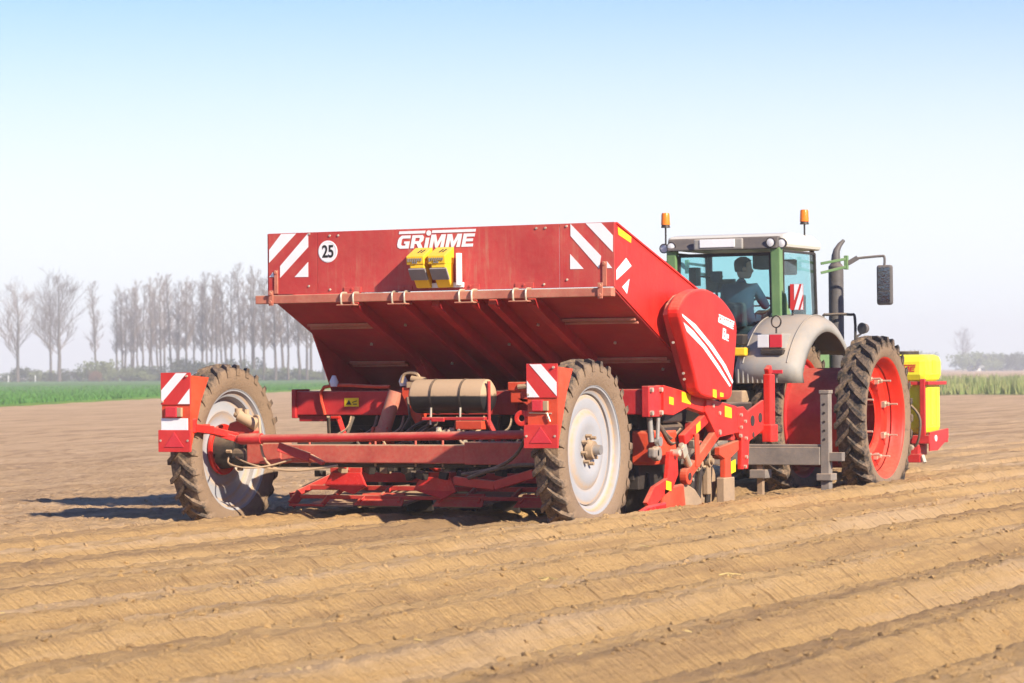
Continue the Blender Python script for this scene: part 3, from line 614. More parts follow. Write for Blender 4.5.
place('hub', MB().cyl((-.02, 0, 0), (.20, 0, 0), .20, 28, .17).cyl((.20, 0, 0), (.30, 0, 0), .11, 20).mesh('hub', 'black', 35), wl, (0, 0, 0))
for k in range(8): place('wheel_nut', nut, wl, (.10, math.cos(k * math.pi / 4) * .20, math.sin(k * math.pi / 4) * .20))
MB().box((-1.88, -.02, .80), (.16, .22, .26)).box((-1.90, -.06, .96), (.24, .16, .12), (0, .3, 0)).cyl((-1.95, -.1, .72), (-1.78, -.1, .72), .09, 16).build('wheel_motor', 'black', pl, .02)
MB().prism([(-2.02, -.16, .90), (-1.98, -.16, 1.06), (-1.84, -.16, 1.10), (-1.72, -.16, .98), (-1.74, -.16, .88)], (0, .2, 0)).build('steering_knuckle', 'frame_red', pl, .015)
MB().cyl((-1.84, -.2, 1.14), (-1.66, -.14, 1.04), .060, 16).cyl((-1.87, -.2, 1.16), (-1.84, -.2, 1.14), .04, 12).cyl((-1.84, -.2, 1.14), (-1.84, -.2, 1.21), .04, 12).cyl((-1.76, -.18, 1.1), (-1.76, -.18, 1.20), .03, 8).build('brake_cylinder', 'hose_tan', pl, smooth=40)
MB().bb(1.60, 1.75, -.10, .10, .62, .93).bar((1.50, -.40, .95), (1.70, -.12, .92), .08, .05).cyl((1.55, 0, .80), (1.80, 0, .80), .11, 16).build('steering_knuckle', 'black', pl, .01)
# hoses around the wheels
MB().tube([(-1.66, -.2, 1.13), (-1.58, -.24, 1.12), (-1.54, -.28, .95), (-1.50, -.30, .75), (-1.38, -.3, .62), (-1.15, -.28, .59), (-.85, -.22, .62), (-.70, -.2, .64)], .013, 8).tube([(-1.86, -.22, .72), (-1.70, -.34, .68), (-1.50, -.36, .63), (-1.3, -.3, .60), (-1.0, -.25, .61)], .010, 6).tube([(-1.9, -.3, .72), (-1.8, -.45, .66), (-1.6, -.45, .62), (-1.4, -.35, .64), (-1.2, -.25, .70)], .009, 6).build('hydraulic_hose', 'hose_tan', pl, smooth=50)
MB().tube([(1.55, -.52, 1.02), (1.50, -.5, .92), (1.42, -.46, .80), (1.28, -.4, .70), (1.05, -.3, .62), (.80, -.2, .58), (.66, -.16, .56)], .017, 8).tube([(1.62, -.35, .66), (1.35, -.35, .66), (1.05, -.32, .61), (.75, -.2, .53)], .020, 8).build('hydraulic_hose', 'hose', pl, smooth=50)
MB().bar((.55, -.1, .50), (1.05, -.22, .46), .05, .09).bar((1.05, -.22, .46), (1.50, -.28, .58), .07, .09).build('tail_arm', 'hood_red', pl, .01)
MB().tube([(.34, .56, 1.0), (.30, .5, .88), (.40, .5, .82), (.52, .5, .86), (.58, .55, .96)], .014, 8).build('hydraulic_hose', 'hose_tan', pl, smooth=50)
MB().tube([(-.75, 1.0, .86), (-.55, .9, .92), (-.40, .9, 1.02), (-.28, .95, 1.07)], .018, 8).tube([(-.72, 1.0, .80), (-.52, .95, .86), (-.36, .95, .98), (-.22, 1.0, 1.05)], .018, 8).tube([(-.66, 1.0, .76), (-.48, 1.0, .82), (-.32, 1.0, .95), (-.2, 1.0, 1.0)], .018, 8).tube([(-.55, 1.0, 1.3), (-.50, .95, 1.1), (-.6, .95, .95)], .015, 8).build('hydraulic_hose', 'hose', pl, smooth=50)
# mudguards with warning boards behind the wheels
def guard(x0, x1, z0, side, flip, white_plate):
    g = MB()
    g.bb(x0, x1, -1.0, -.985, z0, z0 + .76)
    go = g.build('mudguard', 'orange_red', pl, .003)
    MB().prism([(x1 - .008, -.984, z0 + .74), (x1 - .008, -.66, z0 + .72), (x1 - .008, -.80, z0 + .50), (x1 - .008, -.90, z0 + .25), (x1 - .008, -.984, z0 + .05)], (.008, 0, 0)).build('guard_side', 'orange_red', go)
    MB().prism([(x0, -.984, z0 + .74), (x0, -.66, z0 + .72), (x0, -.66, z0 + .705), (x0, -.984, z0 + .725)], (x1 - x0 - .01, 0, 0)).build('guard_top', 'orange_red', go)
    zb = z0 + .455
    MB().bb(x0 - .004, x1 + .004 - .03 * 0, -1.012, -1.001, zb, zb + .315).build('warning_board', 'decal_red', go, .002)
    W = x1 - x0; H = .311; st = []
    def q(pts):
        return [((x1 - u * W) if flip else (x0 + u * W), zb + .002 + v * H) for u, v in pts]
    flat_y('board_stripes', [q([(.10, .99), (.48, .99), (.99, .45), (.99, .04)]), q([(0.01, 0.50), (0.01, .01), (.42, .01)])], 'decal', -1.0135, go)
    lm = MB().bb(x0 + .06, x1 - .14, -1.04, -1.001, zb - .125, zb - .02).build('tail_lamp', 'lens_red', go, .008)
    MB().bb(x1 - .139, x1 - .09, -1.035, -1.001, zb - .12, zb - .03).build('lamp_side', 'hose_tan', go, .004)
    if white_plate: MB().bb(x0 - .004, x1 - .03, -1.008, -1.001, zb - .27, zb - .135).build('number_plate', 'decal', go, .002)
    else: MB().tube([(x0 + .02, -1.006, zb - .14), (x1 - .06, -1.006, zb - .145)], .006, 6).tube([(x1 - .10, -1.01, zb - .2), (x1 - .10, -1.02, zb - .145), (x1 - .07, -1.02, zb - .22)], .008, 6).build('plate_clip', 'zinc', go)
    MB().bb(x0 - .03, x1 + .006, -1.024, -1.001, z0 - .012, z0 + .205).build('lower_plate', 'decal_red', go, .003)
    cx = (x0 + x1) / 2 - .01; t = MB()
    o_ = [(cx - .115, z0 + .035), (cx + .115, z0 + .035), (cx, z0 + .185)]
    t.prism([(x, -1.025, z) for x, z in o_], (0, -.006, 0)); t.build('reflector_triangle', 'lens_red', go, .003)
    for (xx, zz) in ((x0 + .0, z0 + .10), (x1 - .02, z0 + .10), (x0 + .02, zb + .03), (x1 - .03, zb + .28)):
        MB().cyl((xx, -1.012, zz), (xx, -1.032, zz), .011, 8).build('bolt', 'zinc', go)
    return go
guard(1.775, 2.085, .855, 1, False, False)
guard(-2.235, -1.90, .805, -1, True, True)
MB().bar((-1.96, -.99, 1.04), (-1.90, -.60, 1.0), .06, .08).cyl((-1.93, -.93, .98), (-1.93, -.93, 1.12), .05, 12).bar((-1.90, -.62, 1.0), (-1.76, -.36, .93), .05, .07).build('guard_arm', 'bright_red', pl, .008)
MB().bar((1.76, -.985, 1.16), (1.66, -.50, 1.10), .05, .07).bar((1.66, -.50, 1.1), (1.62, -.1, .9), .05, .07).lathe((1.70, -.96, 1.12), (0, -1, 0), [(0, .03), (0, .075), (.02, .075), (.02, .03)], 20, True).build('guard_arm', 'bright_red', pl, .008)
# ---- ridging hoods at the back
MB().bb(-1.45, 1.72, .98, 1.05, .43, .53).build('hood_beam', 'hood_red', pl, .006)
MB().bb(-1.58, 1.72, .72, .78, .355, .405).build('hood_beam', 'hood_red', pl, .006)
MB().bb(-1.66, 1.72, .50, .545, .275, .315).build('hood_beam', 'hood_red', pl, .006)
MB().bar((-1.66, .52, .30), (-1.46, 1.0, .48), .05, .07).bar((-1.60, .42, .215), (-1.55, .52, .33), .03, .10).bb(-1.62, -1.22, .40, .46, .20, .225).bar((-1.25, .43, .21), (-1.20, .5, .30), .03, .05).build('hood_end', 'hood_red', pl, .005)
for x0, x1 in ((-.88, -.32), (.02, .58), (.92, 1.5)):
    MB().prism([(x0, .42, .215), (x1, .42, .215), (x1 - .04, .56, .33), (x0 + .04, .56, .33)], (0, .03, .01)).bar((x0 + .06, .47, .24), (x0 + .10, .53, .30), .025, .05).bar((x1 - .06, .47, .24), (x1 - .06, .53, .30), .025, .05).build('ridging_hood', 'bright_red', pl, .004)
    MB().prism([(x0 + .05, .5, .20), (x1 - .05, .5, .20), (x1 - .02, 1.6, .34), (x0 + .02, 1.6, .34)], (0, 0, .02)).build('hood_roof', 'rust', pl)
MB().prism([(-1.45, .5, .20), (-.92, .5, .20), (-.95, 1.6, .34), (-1.4, 1.6, .34)], (0, 0, .02)).build('hood_roof', 'rust', pl)
for x in (-1.16, -.62, .35, .86):
    MB().bar((x, .54, .30), (x, .73, .375), .03, .045).build('hood_strut', 'hood_red', pl, .004)
for x in (-.93, .09):
    dz = .0 if x < 0 else -.04
    MB().prism([(x - .245, .36, .42 + dz), (x - .17, .36, .55 + dz), (x + .17, .36, .55 + dz), (x + .235, .36, .41 + dz), (x + .10, .33, .335 + dz)], (.0, .035, .0)).build('ridge_share', 'share_red', pl, .006, label='shiny red trapezoid share plate')
    MB().bb(x - .2, x + .16, .40, .52, .545 + dz, .60 + dz).bar((x, .45, .58), (x, .2, .66), .06, .06).build('share_mount', 'hood_red', pl, .006)
# long side beams of the chassis and planting units, coloured black for the shade under the machine
for x in (-1.25, 1.25):
    MB().bb(x - .09, x + .09, .1, 3.6, .78, .93).build('side_beam', 'black', pl, .01)
for x in (-1.5, -.5, .5, 1.5):
    u = MB().prism([(x - .28, 1.55, .35), (x - .28, 2.6, .35), (x - .28, 2.9, 1.3), (x - .28, 1.55, 1.12)], (.56, 0, 0)).build('planting_unit', 'black', pl, .01)
    MB().bb(x - .24, x + .24, 1.50, 1.545, .45, 1.0).build('cup_belt', 'black', u)
    for k in range(6):
        MB().lathe((x - .12 + (k % 2) * .24, 1.495, .52 + k * .08), (0, -1, 0), [(0, .045), (.05, .05), (.05, .04), (.02, .02), (.02, .0)], 12).build('seed_cup', 'black', u)
    MB().lathe((x, 2.1, .36), (1, 0, 0), [(-.03, 0), (-.03, .25), (.03, .25), (.03, 0)], 28).build('closing_disc', 'rust', u, smooth=40)
    MB().tube([(x - .1, 1.2, 1.1), (x - .15, 1.3, .9), (x - .05, 1.5, .7)], .02, 8).tube([(x + .2, 1.2, 1.1), (x + .15, 1.1, .85), (x + .05, 1.4, .6)], .018, 8).build('unit_hose', 'hose', u, smooth=50)
    MB().bar((x + .22, .5, .62), (x + .22, 1.5, .75), .05, .07).build('unit_link', 'black', u, .006)  # black here too, shade put into the colour
for x in np.linspace(-1.2, 1.5, 22):
    MB().box((x, .45 + random.uniform(-.15, .2), random.uniform(.52, .62)), (random.uniform(.05, .12), .08, random.uniform(.05, .11)), (0, random.uniform(-.4, .4), random.uniform(-.5, .5))).build('linkage_block', random.choice(('black', 'black', 'rust')), pl, .008)
MB().bar((-1.25, .95, .86), (-1.31, .9, 1.10), .05, .05).box((-1.33, .88, 1.10), (.10, .05, .03)).build('lever', 'bright_red', pl, .006)
# ---- right hand end: arm, gusset, parallel links, share
xa = 2.0
def plate(name, pts, m, x=xa, t=.05, bev=.006, par=pl):
    return MB().prism([(x, y, z) for y, z in pts], (t, 0, 0)).build(name, m, par, bev)
MB().bb(1.99, 2.07, 1.16, 1.49, 1.09, 1.40).build('tube_end_plate', 'red', pl, .008)
for (y, z) in ((1.20, 1.36), (1.44, 1.36), (1.20, 1.13), (1.44, 1.13)):
    MB().cyl((2.07, y, z), (2.10, y, z), .026, 6).build('bolt', 'zinc', pl)
plate('side_arm', [(1.47, 1.405), (2.55, 1.27), (2.60, 1.10), (2.1, 1.175), (1.72, 1.10), (1.47, 1.115)], 'bright_red', 2.0, .10)
plate('gusset', [(2.56, 1.262), (3.40, 1.165), (3.44, .885), (2.854, .845), (2.52, 1.12)], 'bright_red', 2.03, .09)
flat_x('yellow_label', [[(1.93, 1.335), (2.16, 1.305), (2.16, 1.20), (1.93, 1.23)], [(1.60, 1.29), (1.71, 1.275), (1.71, 1.20), (1.60, 1.215)]], 'sticker', 2.1015, pl)
flat_x('yellow_label', [[(3.05, 1.175), (3.24, 1.15), (3.24, 1.04), (3.05, 1.06)]], 'sticker', 2.1215, pl)
MB().bar((2.06, 2.02, .84), (2.06, 2.66, 1.06), .07, .11).build('parallel_link', 'bright_red', pl, .008)
MB().bar((2.08, 2.05, .47), (2.08, 2.90, .90), .07, .11).cyl((2.04, 2.07, .47), (2.12, 2.07, .47), .085, 18).build('parallel_link', 'orange_red', pl, .008)
MB().cyl((2.122, 2.07, .47), (2.128, 2.07, .47), .04, 14).build('link_eye', 'black', pl)
flat_x('yellow_label', [[(2.32, .99), (2.43, 1.03), (2.43, .94), (2.32, .90)]], 'sticker', 2.0965, pl)
plate('link_strap', [(2.22, .90), (2.32, .90), (2.34, .56), (2.24, .56)], 'orange_red', 2.11, .02)
MB().cyl((2.06, 1.72, .72), (2.17, 1.72, .72), .036, 14).cyl((2.10, 1.90, .80), (2.10, 2.12, .58), .032, 12).box((2.10, 1.93, .73), (.08, .12, .11), (.5, 0, 0)).cyl((2.06, 2.1, .62), (2.06, 2.22, .50), .022, 10).build('share_adjuster', 'zinc', pl, .008)
plate('share_stalk', [(1.62, .74), (1.80, .74), (1.83, .50), (1.68, .36), (1.40, .28), (1.14, .17), (1.02, .25), (1.22, .40), (1.55, .47)], 'bright_red', 2.05, .05)
flat_x('yellow_label', [[(1.50, .45), (1.63, .43), (1.63, .34), (1.50, .36)]], 'sticker', 2.1015, pl)
MB().prism([(2.04, 1.45, .05), (2.04, 1.45, .38), (2.04, 1.98, .40), (2.04, 2.05, .05)], (.06, 0, 0)).build('ridge_wing', 'orange_red', pl, .02)
MB().prism([(2.0, y, z) for y, z in [(2.0, .05), (2.02, .40), (2.15, .39), (2.35, .33), (2.52, .22), (2.60, .05)]], (.07, 0, 0)).build('soil_deflector', 'rust', pl, .02)
MB().prism([(2.08, .75, .13), (2.08, 1.45, .13), (2.08, 1.45, .24), (2.08, 1.0, .22), (2.08, .8, .18)], (.05, 0, 0)).build('ridge_toe', 'share_red', pl, .02)
MB().bb(1.70, 1.98, 1.5, 2.1, .60, .95).build('gear_housing', 'orange_red', pl, .03)
MB().cyl((1.98, 1.45, .72), (2.06, 1.45, .72), .075, 18).box((2.02, 1.38, .73), (.08, .14, .10)).build('drive_motor', 'bar_grey', pl, .02)
MB().cyl((1.98, 1.38, 1.08), (1.98, 1.42, .84), .03, 10).cyl((2.04, 1.46, 1.08), (2.02, 1.48, .80), .022, 10).cyl((2.0, 1.5, .84), (2.05, 1.5, .84), .05, 12).build('lift_spindle', 'steel', pl, smooth=40)
MB().bb(1.86, 2.0, 1.7, 2.2, 1.02, 1.14).cyl((1.9, 1.7, .95), (1.9, 2.3, .95), .07, 14).build('dark_gearbox', 'black', pl, .02)
for i, (y, z) in enumerate(((2.5, .68), (2.6, .58), (2.75, .66), (2.7, .74), (2.9, .60), (2.45, .60), (3.05, .72))):
    MB().lathe((1.98, y, z), (1, 0, 0), [(0, 0), (0, .06), (.04, .06), (.04, .03), (.07, .03), (.07, 0)], 14).build('chain_sprocket', ('steel', 'rust', 'black')[i % 3], pl, smooth=40)
for y in (2.55, 2.75, 3.02):
    MB().bar((1.97, y, .60), (1.97, y - .1, .12), .03, .07, (0, 1, 0)).build('coulter_leg', 'black', pl, .006)
MB().lathe((1.9, 2.62, .38), (1, .15, 0), [(-.012, 0), (-.012, .24), (0, .26), (.012, .24), (.012, 0)], 32).build('disc_coulter', 'rust', pl, smooth=40)
MB().lathe((1.93, 2.92, .35), (1, -.15, 0), [(-.012, 0), (-.012, .24), (0, .26), (.012, .24), (.012, 0)], 32).build('disc_coulter', 'rust', pl, smooth=40)
plate('upright_plate', [(3.42, 1.15), (3.62, 1.16), (3.78, 1.09), (3.80, .88), (3.74, .49), (3.54, .49), (3.56, .80), (3.46, .9)], 'bright_red', 2.06, .05)
for (y, z, r_) in ((3.52, 1.07, .018), (3.64, 1.0, .018), (3.52, .94, .018), (3.66, .62, .02), (3.62, .52, .018), (3.66, .82, .018), (3.5, .85, .02), (2.9, 1.10, .022), (2.72, 1.18, .022), (2.9, .9, .03)):
    MB().cyl((2.11, y, z), (2.135, y, z), r_, 6).build('bolt', 'zinc', pl)
plate('bent_arm', [(2.95, .74), (3.50, .80), (3.50, .70), (3.26, .62), (3.28, .42), (3.10, .42), (3.10, .62), (2.95, .66)], 'orange_red', 2.04, .06)
flat_x('yellow_label', [[(3.36, .58), (3.49, .60), (3.49, .47), (3.36, .45)]], 'sticker', 2.062, pl)
MB().bb(2.03, 2.12, 3.02, 3.32, .05, .42).build('wear_plate', 'rust', pl, .01)
MB().bb(1.94, 2.0, 2.86, 2.96, .25, .78).build('coulter_post', 'rust', pl, .01)
hp = MB(); hpts = [(3.79, 1.10), (4.27, 1.22), (4.27, .90), (4.05, .84), (3.82, .78)]
hp.prism([(2.06, y, z) for y, z in hpts], (.03, 0, 0)); hpo = hp.build('perforated_plate', 'bright_red', pl, .004)
for (y, z, r_) in ((3.93, 1.0, .06), (4.16, 1.03, .055), (3.95, .85, .03)):
    MB().cyl((2.088, y, z), (2.094, y, z), r_, 18).build('plate_hole', 'black', hpo)
MB().bb(2.05, 2.13, 4.36, 4.52, .80, 1.50).bb(2.04, 2.15, 4.33, 4.55, .76, .95).build('marker_post', 'bright_red', pl, .01)
MB().bar((2.09, 4.44, 1.50), (2.09, 4.40, 1.58), .06, .10, (0, 1, 0)).build('post_tip', 'bright_red', pl, .01)
MB().bar((2.06, 4.1, .95), (2.0, 4.4, .9), .05, .12).build('post_bracket', 'bright_red', pl, .01)
# hoses, chains and brackets between arm and coulters
for k, (y0, z0, y1, z1) in enumerate(((1.55, 1.08, 2.4, .78), (1.62, 1.02, 2.2, .95), (2.5, 1.0, 3.0, .70), (2.8, .82, 3.4, 1.0), (3.0, .95, 3.6, .62), (2.3, .72, 2.9, .55))):
    MB().tube([(1.97, y0, z0), (2.0, (y0 * 2 + y1) / 3, (z0 + z1) / 2 - .10), (1.96, (y0 + 2 * y1) / 3, (z0 + z1) / 2 - .12), (1.97, y1, z1)], .016, 8).build('hydraulic_hose', ('hose', 'hose_tan')[k % 3 == 2], pl, smooth=50)
for k, (y, z, a, b) in enumerate(((2.35, .80, .10, .12), (2.62, .80, .12, .08), (2.80, .52, .08, .14), (3.08, .86, .14, .10), (3.25, .66, .08, .12), (2.48, .42, .06, .16), (3.35, .36, .08, .18))):
    MB().box((1.93, y, z), (.08, a, b), (.3 * k, 0, 0)).cyl((1.97, y, z), (2.0, y, z), .022, 8).build('coulter_bracket', ('frame_red', 'bar_grey', 'black', 'rust')[k % 4], pl, .008)
for k, (x, y, z) in enumerate(((1.7, 1.75, .30), (1.2, 1.62, .34), (.75, 1.6, .32), (.25, 1.62, .33), (-.25, 1.6, .32), (-.75, 1.62, .33))):
    MB().prism([(x - .16, y, .10), (x + .16, y, .10), (x + .10, y, .52), (x - .10, y, .52)], (0, .03, 0)).build('soil_curtain', 'black', pl, .006)  # coloured black to deepen the shade behind the red shares
for k in range(9):
    x = -1.3 + k * .31
    MB().tube([(x, 1.15, 1.10), (x + .06, .95, .98), (x - .05, .80, .86), (x + .08, .9, .70)], .012 + .004 * (k % 2), 6).build('hydraulic_hose', ('hose', 'hose', 'hose_tan')[k % 3], pl, smooth=50)
# front frame and drawbar
MB().bb(-2.05, 2.05, 3.42, 3.60, .80, 1.0).build('front_beam', 'frame_red', pl, .01)
for s in (-1, 1):
    MB().bar((s * 1.2, 3.5, .86), (s * .12, 6.6, .62), .14, .18).build('drawbar_arm', 'frame_red', pl, .01)
MB().bb(-.16, .16, 6.5, 7.25, .54, .70).lathe((0, 7.25, .62), (0, 0, 1), [(-.04, .04), (-.04, .10), (.04, .10), (.04, .04)], 20, True).build('drawbar_eye', 'frame_red', pl, .01)
MB().bb(1.35, 1.95, 3.6, 4.3, .95, 1.2).build('front_box', 'black', pl, .02)
for s in (-1, 1):
    MB().bar((s * 1.8, 3.5, .9), (s * 1.8, 4.4, .9), .10, .14).build('frame_stub', 'frame_red', pl, .01)

# ---- yellow wheel chocks hanging on the hopper
def chock(x, label):
    t = thing('wheel_chock', label, 'wheel chock', (x, .45, 2.39), 0, 'yellow wheel chocks on the hopper')
    body = MB().prism([(x + .012, .535, 2.40), (x + .012, .50, 2.40), (x + .012 - .0, .36, 2.60), (x + .012, .36, 2.715), (x + .012, .535, 2.795)], (.165, 0, 0))
    b = body.build('block', 'yellow', t, .012)
    MB().prism([(x - .02, .352, 2.63), (x - .02, .34, 2.715), (x - .02, .545, 2.81), (x - .02, .545, 2.63)], (.20, 0, 0)).build('crown', 'yellow', t, .010)
    MB().bar((x + .095, .425, 2.483), (x + .095, .352, 2.588), .185, .022, (0, -1, 1)).build('grey_band', 'grey_sticker', t)
    sl = MB()
    for k in (0, 1, 2):
        xx = x + .045 + k * .035; z0 = 2.715 + .095 * .35; z1 = 2.715 + .095 * .68
        if k != 0: sl.bar((xx, .34 + .205 * .35, z0 + .003), (xx + .012, .34 + .205 * .68, z1 + .003), .012, .006)
    sl.build('slot', 'black_decal', t)
    tx = MB()
    for k in range(7):
        xx = x + .0 + k * .024; hh = random.uniform(.018, .034); tx.bb(xx, xx + .012, .337, .342, 2.688 - hh, 2.694)
    for k in range(3): tx.bb(x + .05 + k * .02, x + .063 + k * .02, .342, .3475, 2.642, 2.658)
    tx.build('embossed_print', 'grey_sticker', t)
    return t
chock(-.185, 'yellow plastic wheel chock beside the bare red panel, farther from its white holder')
chock(.055, 'yellow plastic wheel chock next to the white holder bracket')

# ================================================================== TINE TOOLBAR BETWEEN TRACTOR AND PLANTER
tb = thing('tine_toolbar', 'weathered grey steel toolbar with upright posts behind the tractor wheels', 'toolbar', (0, 6, 0))
MB().bb(-2.13, 2.13, 5.93, 6.08, .455, .66).build('beam', 'bar_grey', tb, .008)
MB().bb(-2.13, 2.13, 5.96, 6.06, .662, .69).build('beam_cap', 'bar_grey', tb, .004)
for s in (-1, 1):
    MB().bb(s * 2.185 - .05, s * 2.185 + .05, 5.94, 6.06, .12, 1.30).build('post', 'bar_grey', tb, .006)
    MB().bb(s * 2.185 - .06, s * 2.185 + .06, 5.93, 6.07, 1.27, 1.31).build('post_cap', 'bar_grey', tb, .004)
    MB().bb(s * 2.30 - .09, s * 2.30 + .09, 5.95, 6.05, .50, .60).build('stub', 'bar_grey', tb, .006)
    MB().bb(s * 2.185 - .09, s * 2.185 + .09, 5.90, 6.10, .28, .36).build('collar', 'bar_grey', tb, .008)
    for z in np.arange(.75, 1.2, .1): MB().cyl((s * 2.185, 5.938, z), (s * 2.185, 5.932, z), .014, 8).build('pin_hole', 'black', tb)
for x in (-1.38, -.5, .5, 1.38):
    MB().bb(x - .035, x + .035, 5.97, 6.04, .05, .455).build('tine', 'rust', tb, .006)
    MB().bb(x - .10, x + .10, 5.90, 6.10, .30, .40).build('tine_clamp', 'bar_grey', tb, .008)
for s in (-1, 1): MB().bar((s * .55, 6.08, .56), (s * .45, 7.45, .70), .07, .11).build('lower_link', 'bar_grey', tb, .008)

# ================================================================== TRACTOR
tc = thing('tractor', 'green tractor with white cab roof, grey mudguards and red wheels pulling the planter', 'tractor', (0, 8.45, 0))
AY, AZ = 8.45, .95
tyre_t = wheel_meshes(1.005, .36, .75, 28, .055, 'tyre_t', 'tyre_t', .36, .030)
def trim(name, out):
    w_ = .18; rr = .75
    pr = [(-.86 * w_, rr + .018), (-.80 * w_, rr - .012), (-.65 * w_, rr - .035), (-.3 * w_, rr - .05), (0, rr - .085), (.3 * w_, rr - .05), (.65 * w_, rr - .035), (.80 * w_, rr - .012), (.86 * w_, rr + .018)]
    mb = MB().lathe((0, 0, 0), (1, 0, 0), pr, 64)
    mb.lathe((0, 0, 0), (1, 0, 0), [(out * -.02, rr - .086), (out * -.05, rr - .12), (out * -.06, .44), (out * -.12, .42), (out * -.12, .37)], 56)
    return mb.mesh(name, 'rim_red', 35)
rimO = trim('wheel', 1); rimO2 = trim('wheel', -1)
clamp = MB().cyl((-.35, 0, 0), (.16, 0, 0), .013, 8).box((-.03, 0, 0), (.08, .09, .07)).cyl((.0, 0, 0), (.05, 0, 0), .028, 6).mesh('clamp_rod', 'zinc', 35)
drum = MB().lathe((0, 0, 0), (1, 0, 0), [(-.52, .66), (-.50, .66), (-.49, .615), (.30, .615), (.31, .60), (.28, .595), (-.49, .595)], 56).mesh('spacer_drum', 'drum_red', 35)
drum_i = MB().lathe((0, 0, 0), (1, 0, 0), [(-.50, .60), (-.48, .30), (-.40, .26), (-.36, .02)], 48).mesh('drum_disc', 'drum_red', 35)
hubm = MB().cyl((-.45, 0, 0), (-.12, 0, 0), .17, 24, .14).cyl((-.12, 0, 0), (-.05, 0, 0), .09, 20).mesh('hub', 'drum_red', 35)
for s in (1, -1):
    wo_ = place('wheel', rimO if s > 0 else rimO2, tc, (s * 1.93, AY, AZ), (R(7), 0, 0)); wo_['label'] = 'tall narrow outer dual wheel with open red rim'
    place('tyre', tyre_t, wo_, (0, 0, 0))
    d_ = place('spacer_drum', drum, wo_, (-s * .42, 0, 0), (0, 0, 0 if s > 0 else math.pi)); place('drum_disc', drum_i, wo_, (-s * .42, 0, 0), (0, 0, 0 if s > 0 else math.pi))
    for k in range(8):
        a = k * math.pi / 4 + .2; place('clamp_rod', clamp, wo_, (s * -.02, math.cos(a) * .50, math.sin(a) * .50), (0, 0, 0 if s > 0 else math.pi))
    wi_ = place('wheel', rimO2 if s > 0 else rimO, tc, (s * .87, AY, AZ), (R(2), 0, 0)); place('tyre', tyre_t, wi_, (0, 0, 0)); place('hub', hubm, wi_, (s * .2, 0, 0), (0, 0, 0 if s > 0 else math.pi))
tyre_f = wheel_meshes(.74, .42, .50, 22, .05, 'tyre_t', 'tyre_t', .34, .036)
for s in (1, -1):
    wf = place('wheel', rim_mesh(.50, .42, 'rim_red', .04, s), tc, (s * .82, 11.5, .71)); place('tyre', tyre_f, wf, (0, 0, 0))
MB().cyl((-.85, AY, AZ), (.85, AY, AZ), .19, 20).build('rear_axle', 'black', tc, smooth=40)
MB().cyl((-.75, 11.5, .71), (.75, 11.5, .71), .12, 16).build('front_axle', 'black', tc, smooth=40)
MB().bb(-.34, .34, 7.75, 12.9, .62, 1.32).bb(-.26, .26, 7.4, 7.75, .55, 1.2).build('chassis', 'black', tc, .03)
MB().bb(-.62, .62, 8.05, 9.9, 1.30, 1.72).build('cab_base', 'black', tc, .04)
hd = MB().prism([(-.42, 9.95, 1.3), (-.42, 12.85, 1.15), (-.42, 12.95, 1.40), (-.42, 12.6, 1.66), (-.42, 9.95, 1.95)], (.84, 0, 0)).build('bonnet', 'green', tc, .10)
MB().bb(-.30, .30, 12.96, 13.0, 1.0, 1.45).build('front_grille', 'black', tc, .02)
# rear linkage clutter
for s in (-1, 1):
    MB().bar((s * .48, 7.2, .66), (s * .42, 8.0, .72), .08, .12).cyl((s * .46, 7.4, .74), (s * .36, 7.75, 1.5), .045, 12).build('lift_arm', 'black', tc, .01)
    MB().bar((s * .36, 7.75, 1.52), (s * .30, 8.1, 1.42), .09, .12).build('rocker_arm', 'green', tc, .01)
MB().bb(-.30, .30, 7.62, 7.8, 1.2, 1.62).build('valve_bank', 'black', tc, .02)
MB().bb(.42, .64, 7.35, 7.6, 1.02, 1.30).build('rear_box', 'rust', tc, .015)
for k in range(5):
    x = .12 + k * .07; MB().tube([(x, 7.62, 1.5), (x + .02, 7.3, 1.45 - .03 * k), (x * .6, 6.9, 1.0), (x * .3, 6.2, .9), (.1, 5.0, .95)], .016, 6).build('supply_hose', 'hose', tc, smooth=50)
MB().bb(.48, .66, 7.4, 7.6, 1.72, 1.82).build('yellow_handle', 'yellow', tc, .015)
MB().bb(.42, .60, 7.5, 7.66, 1.85, 1.98).build('socket_block', 'black', tc, .015)
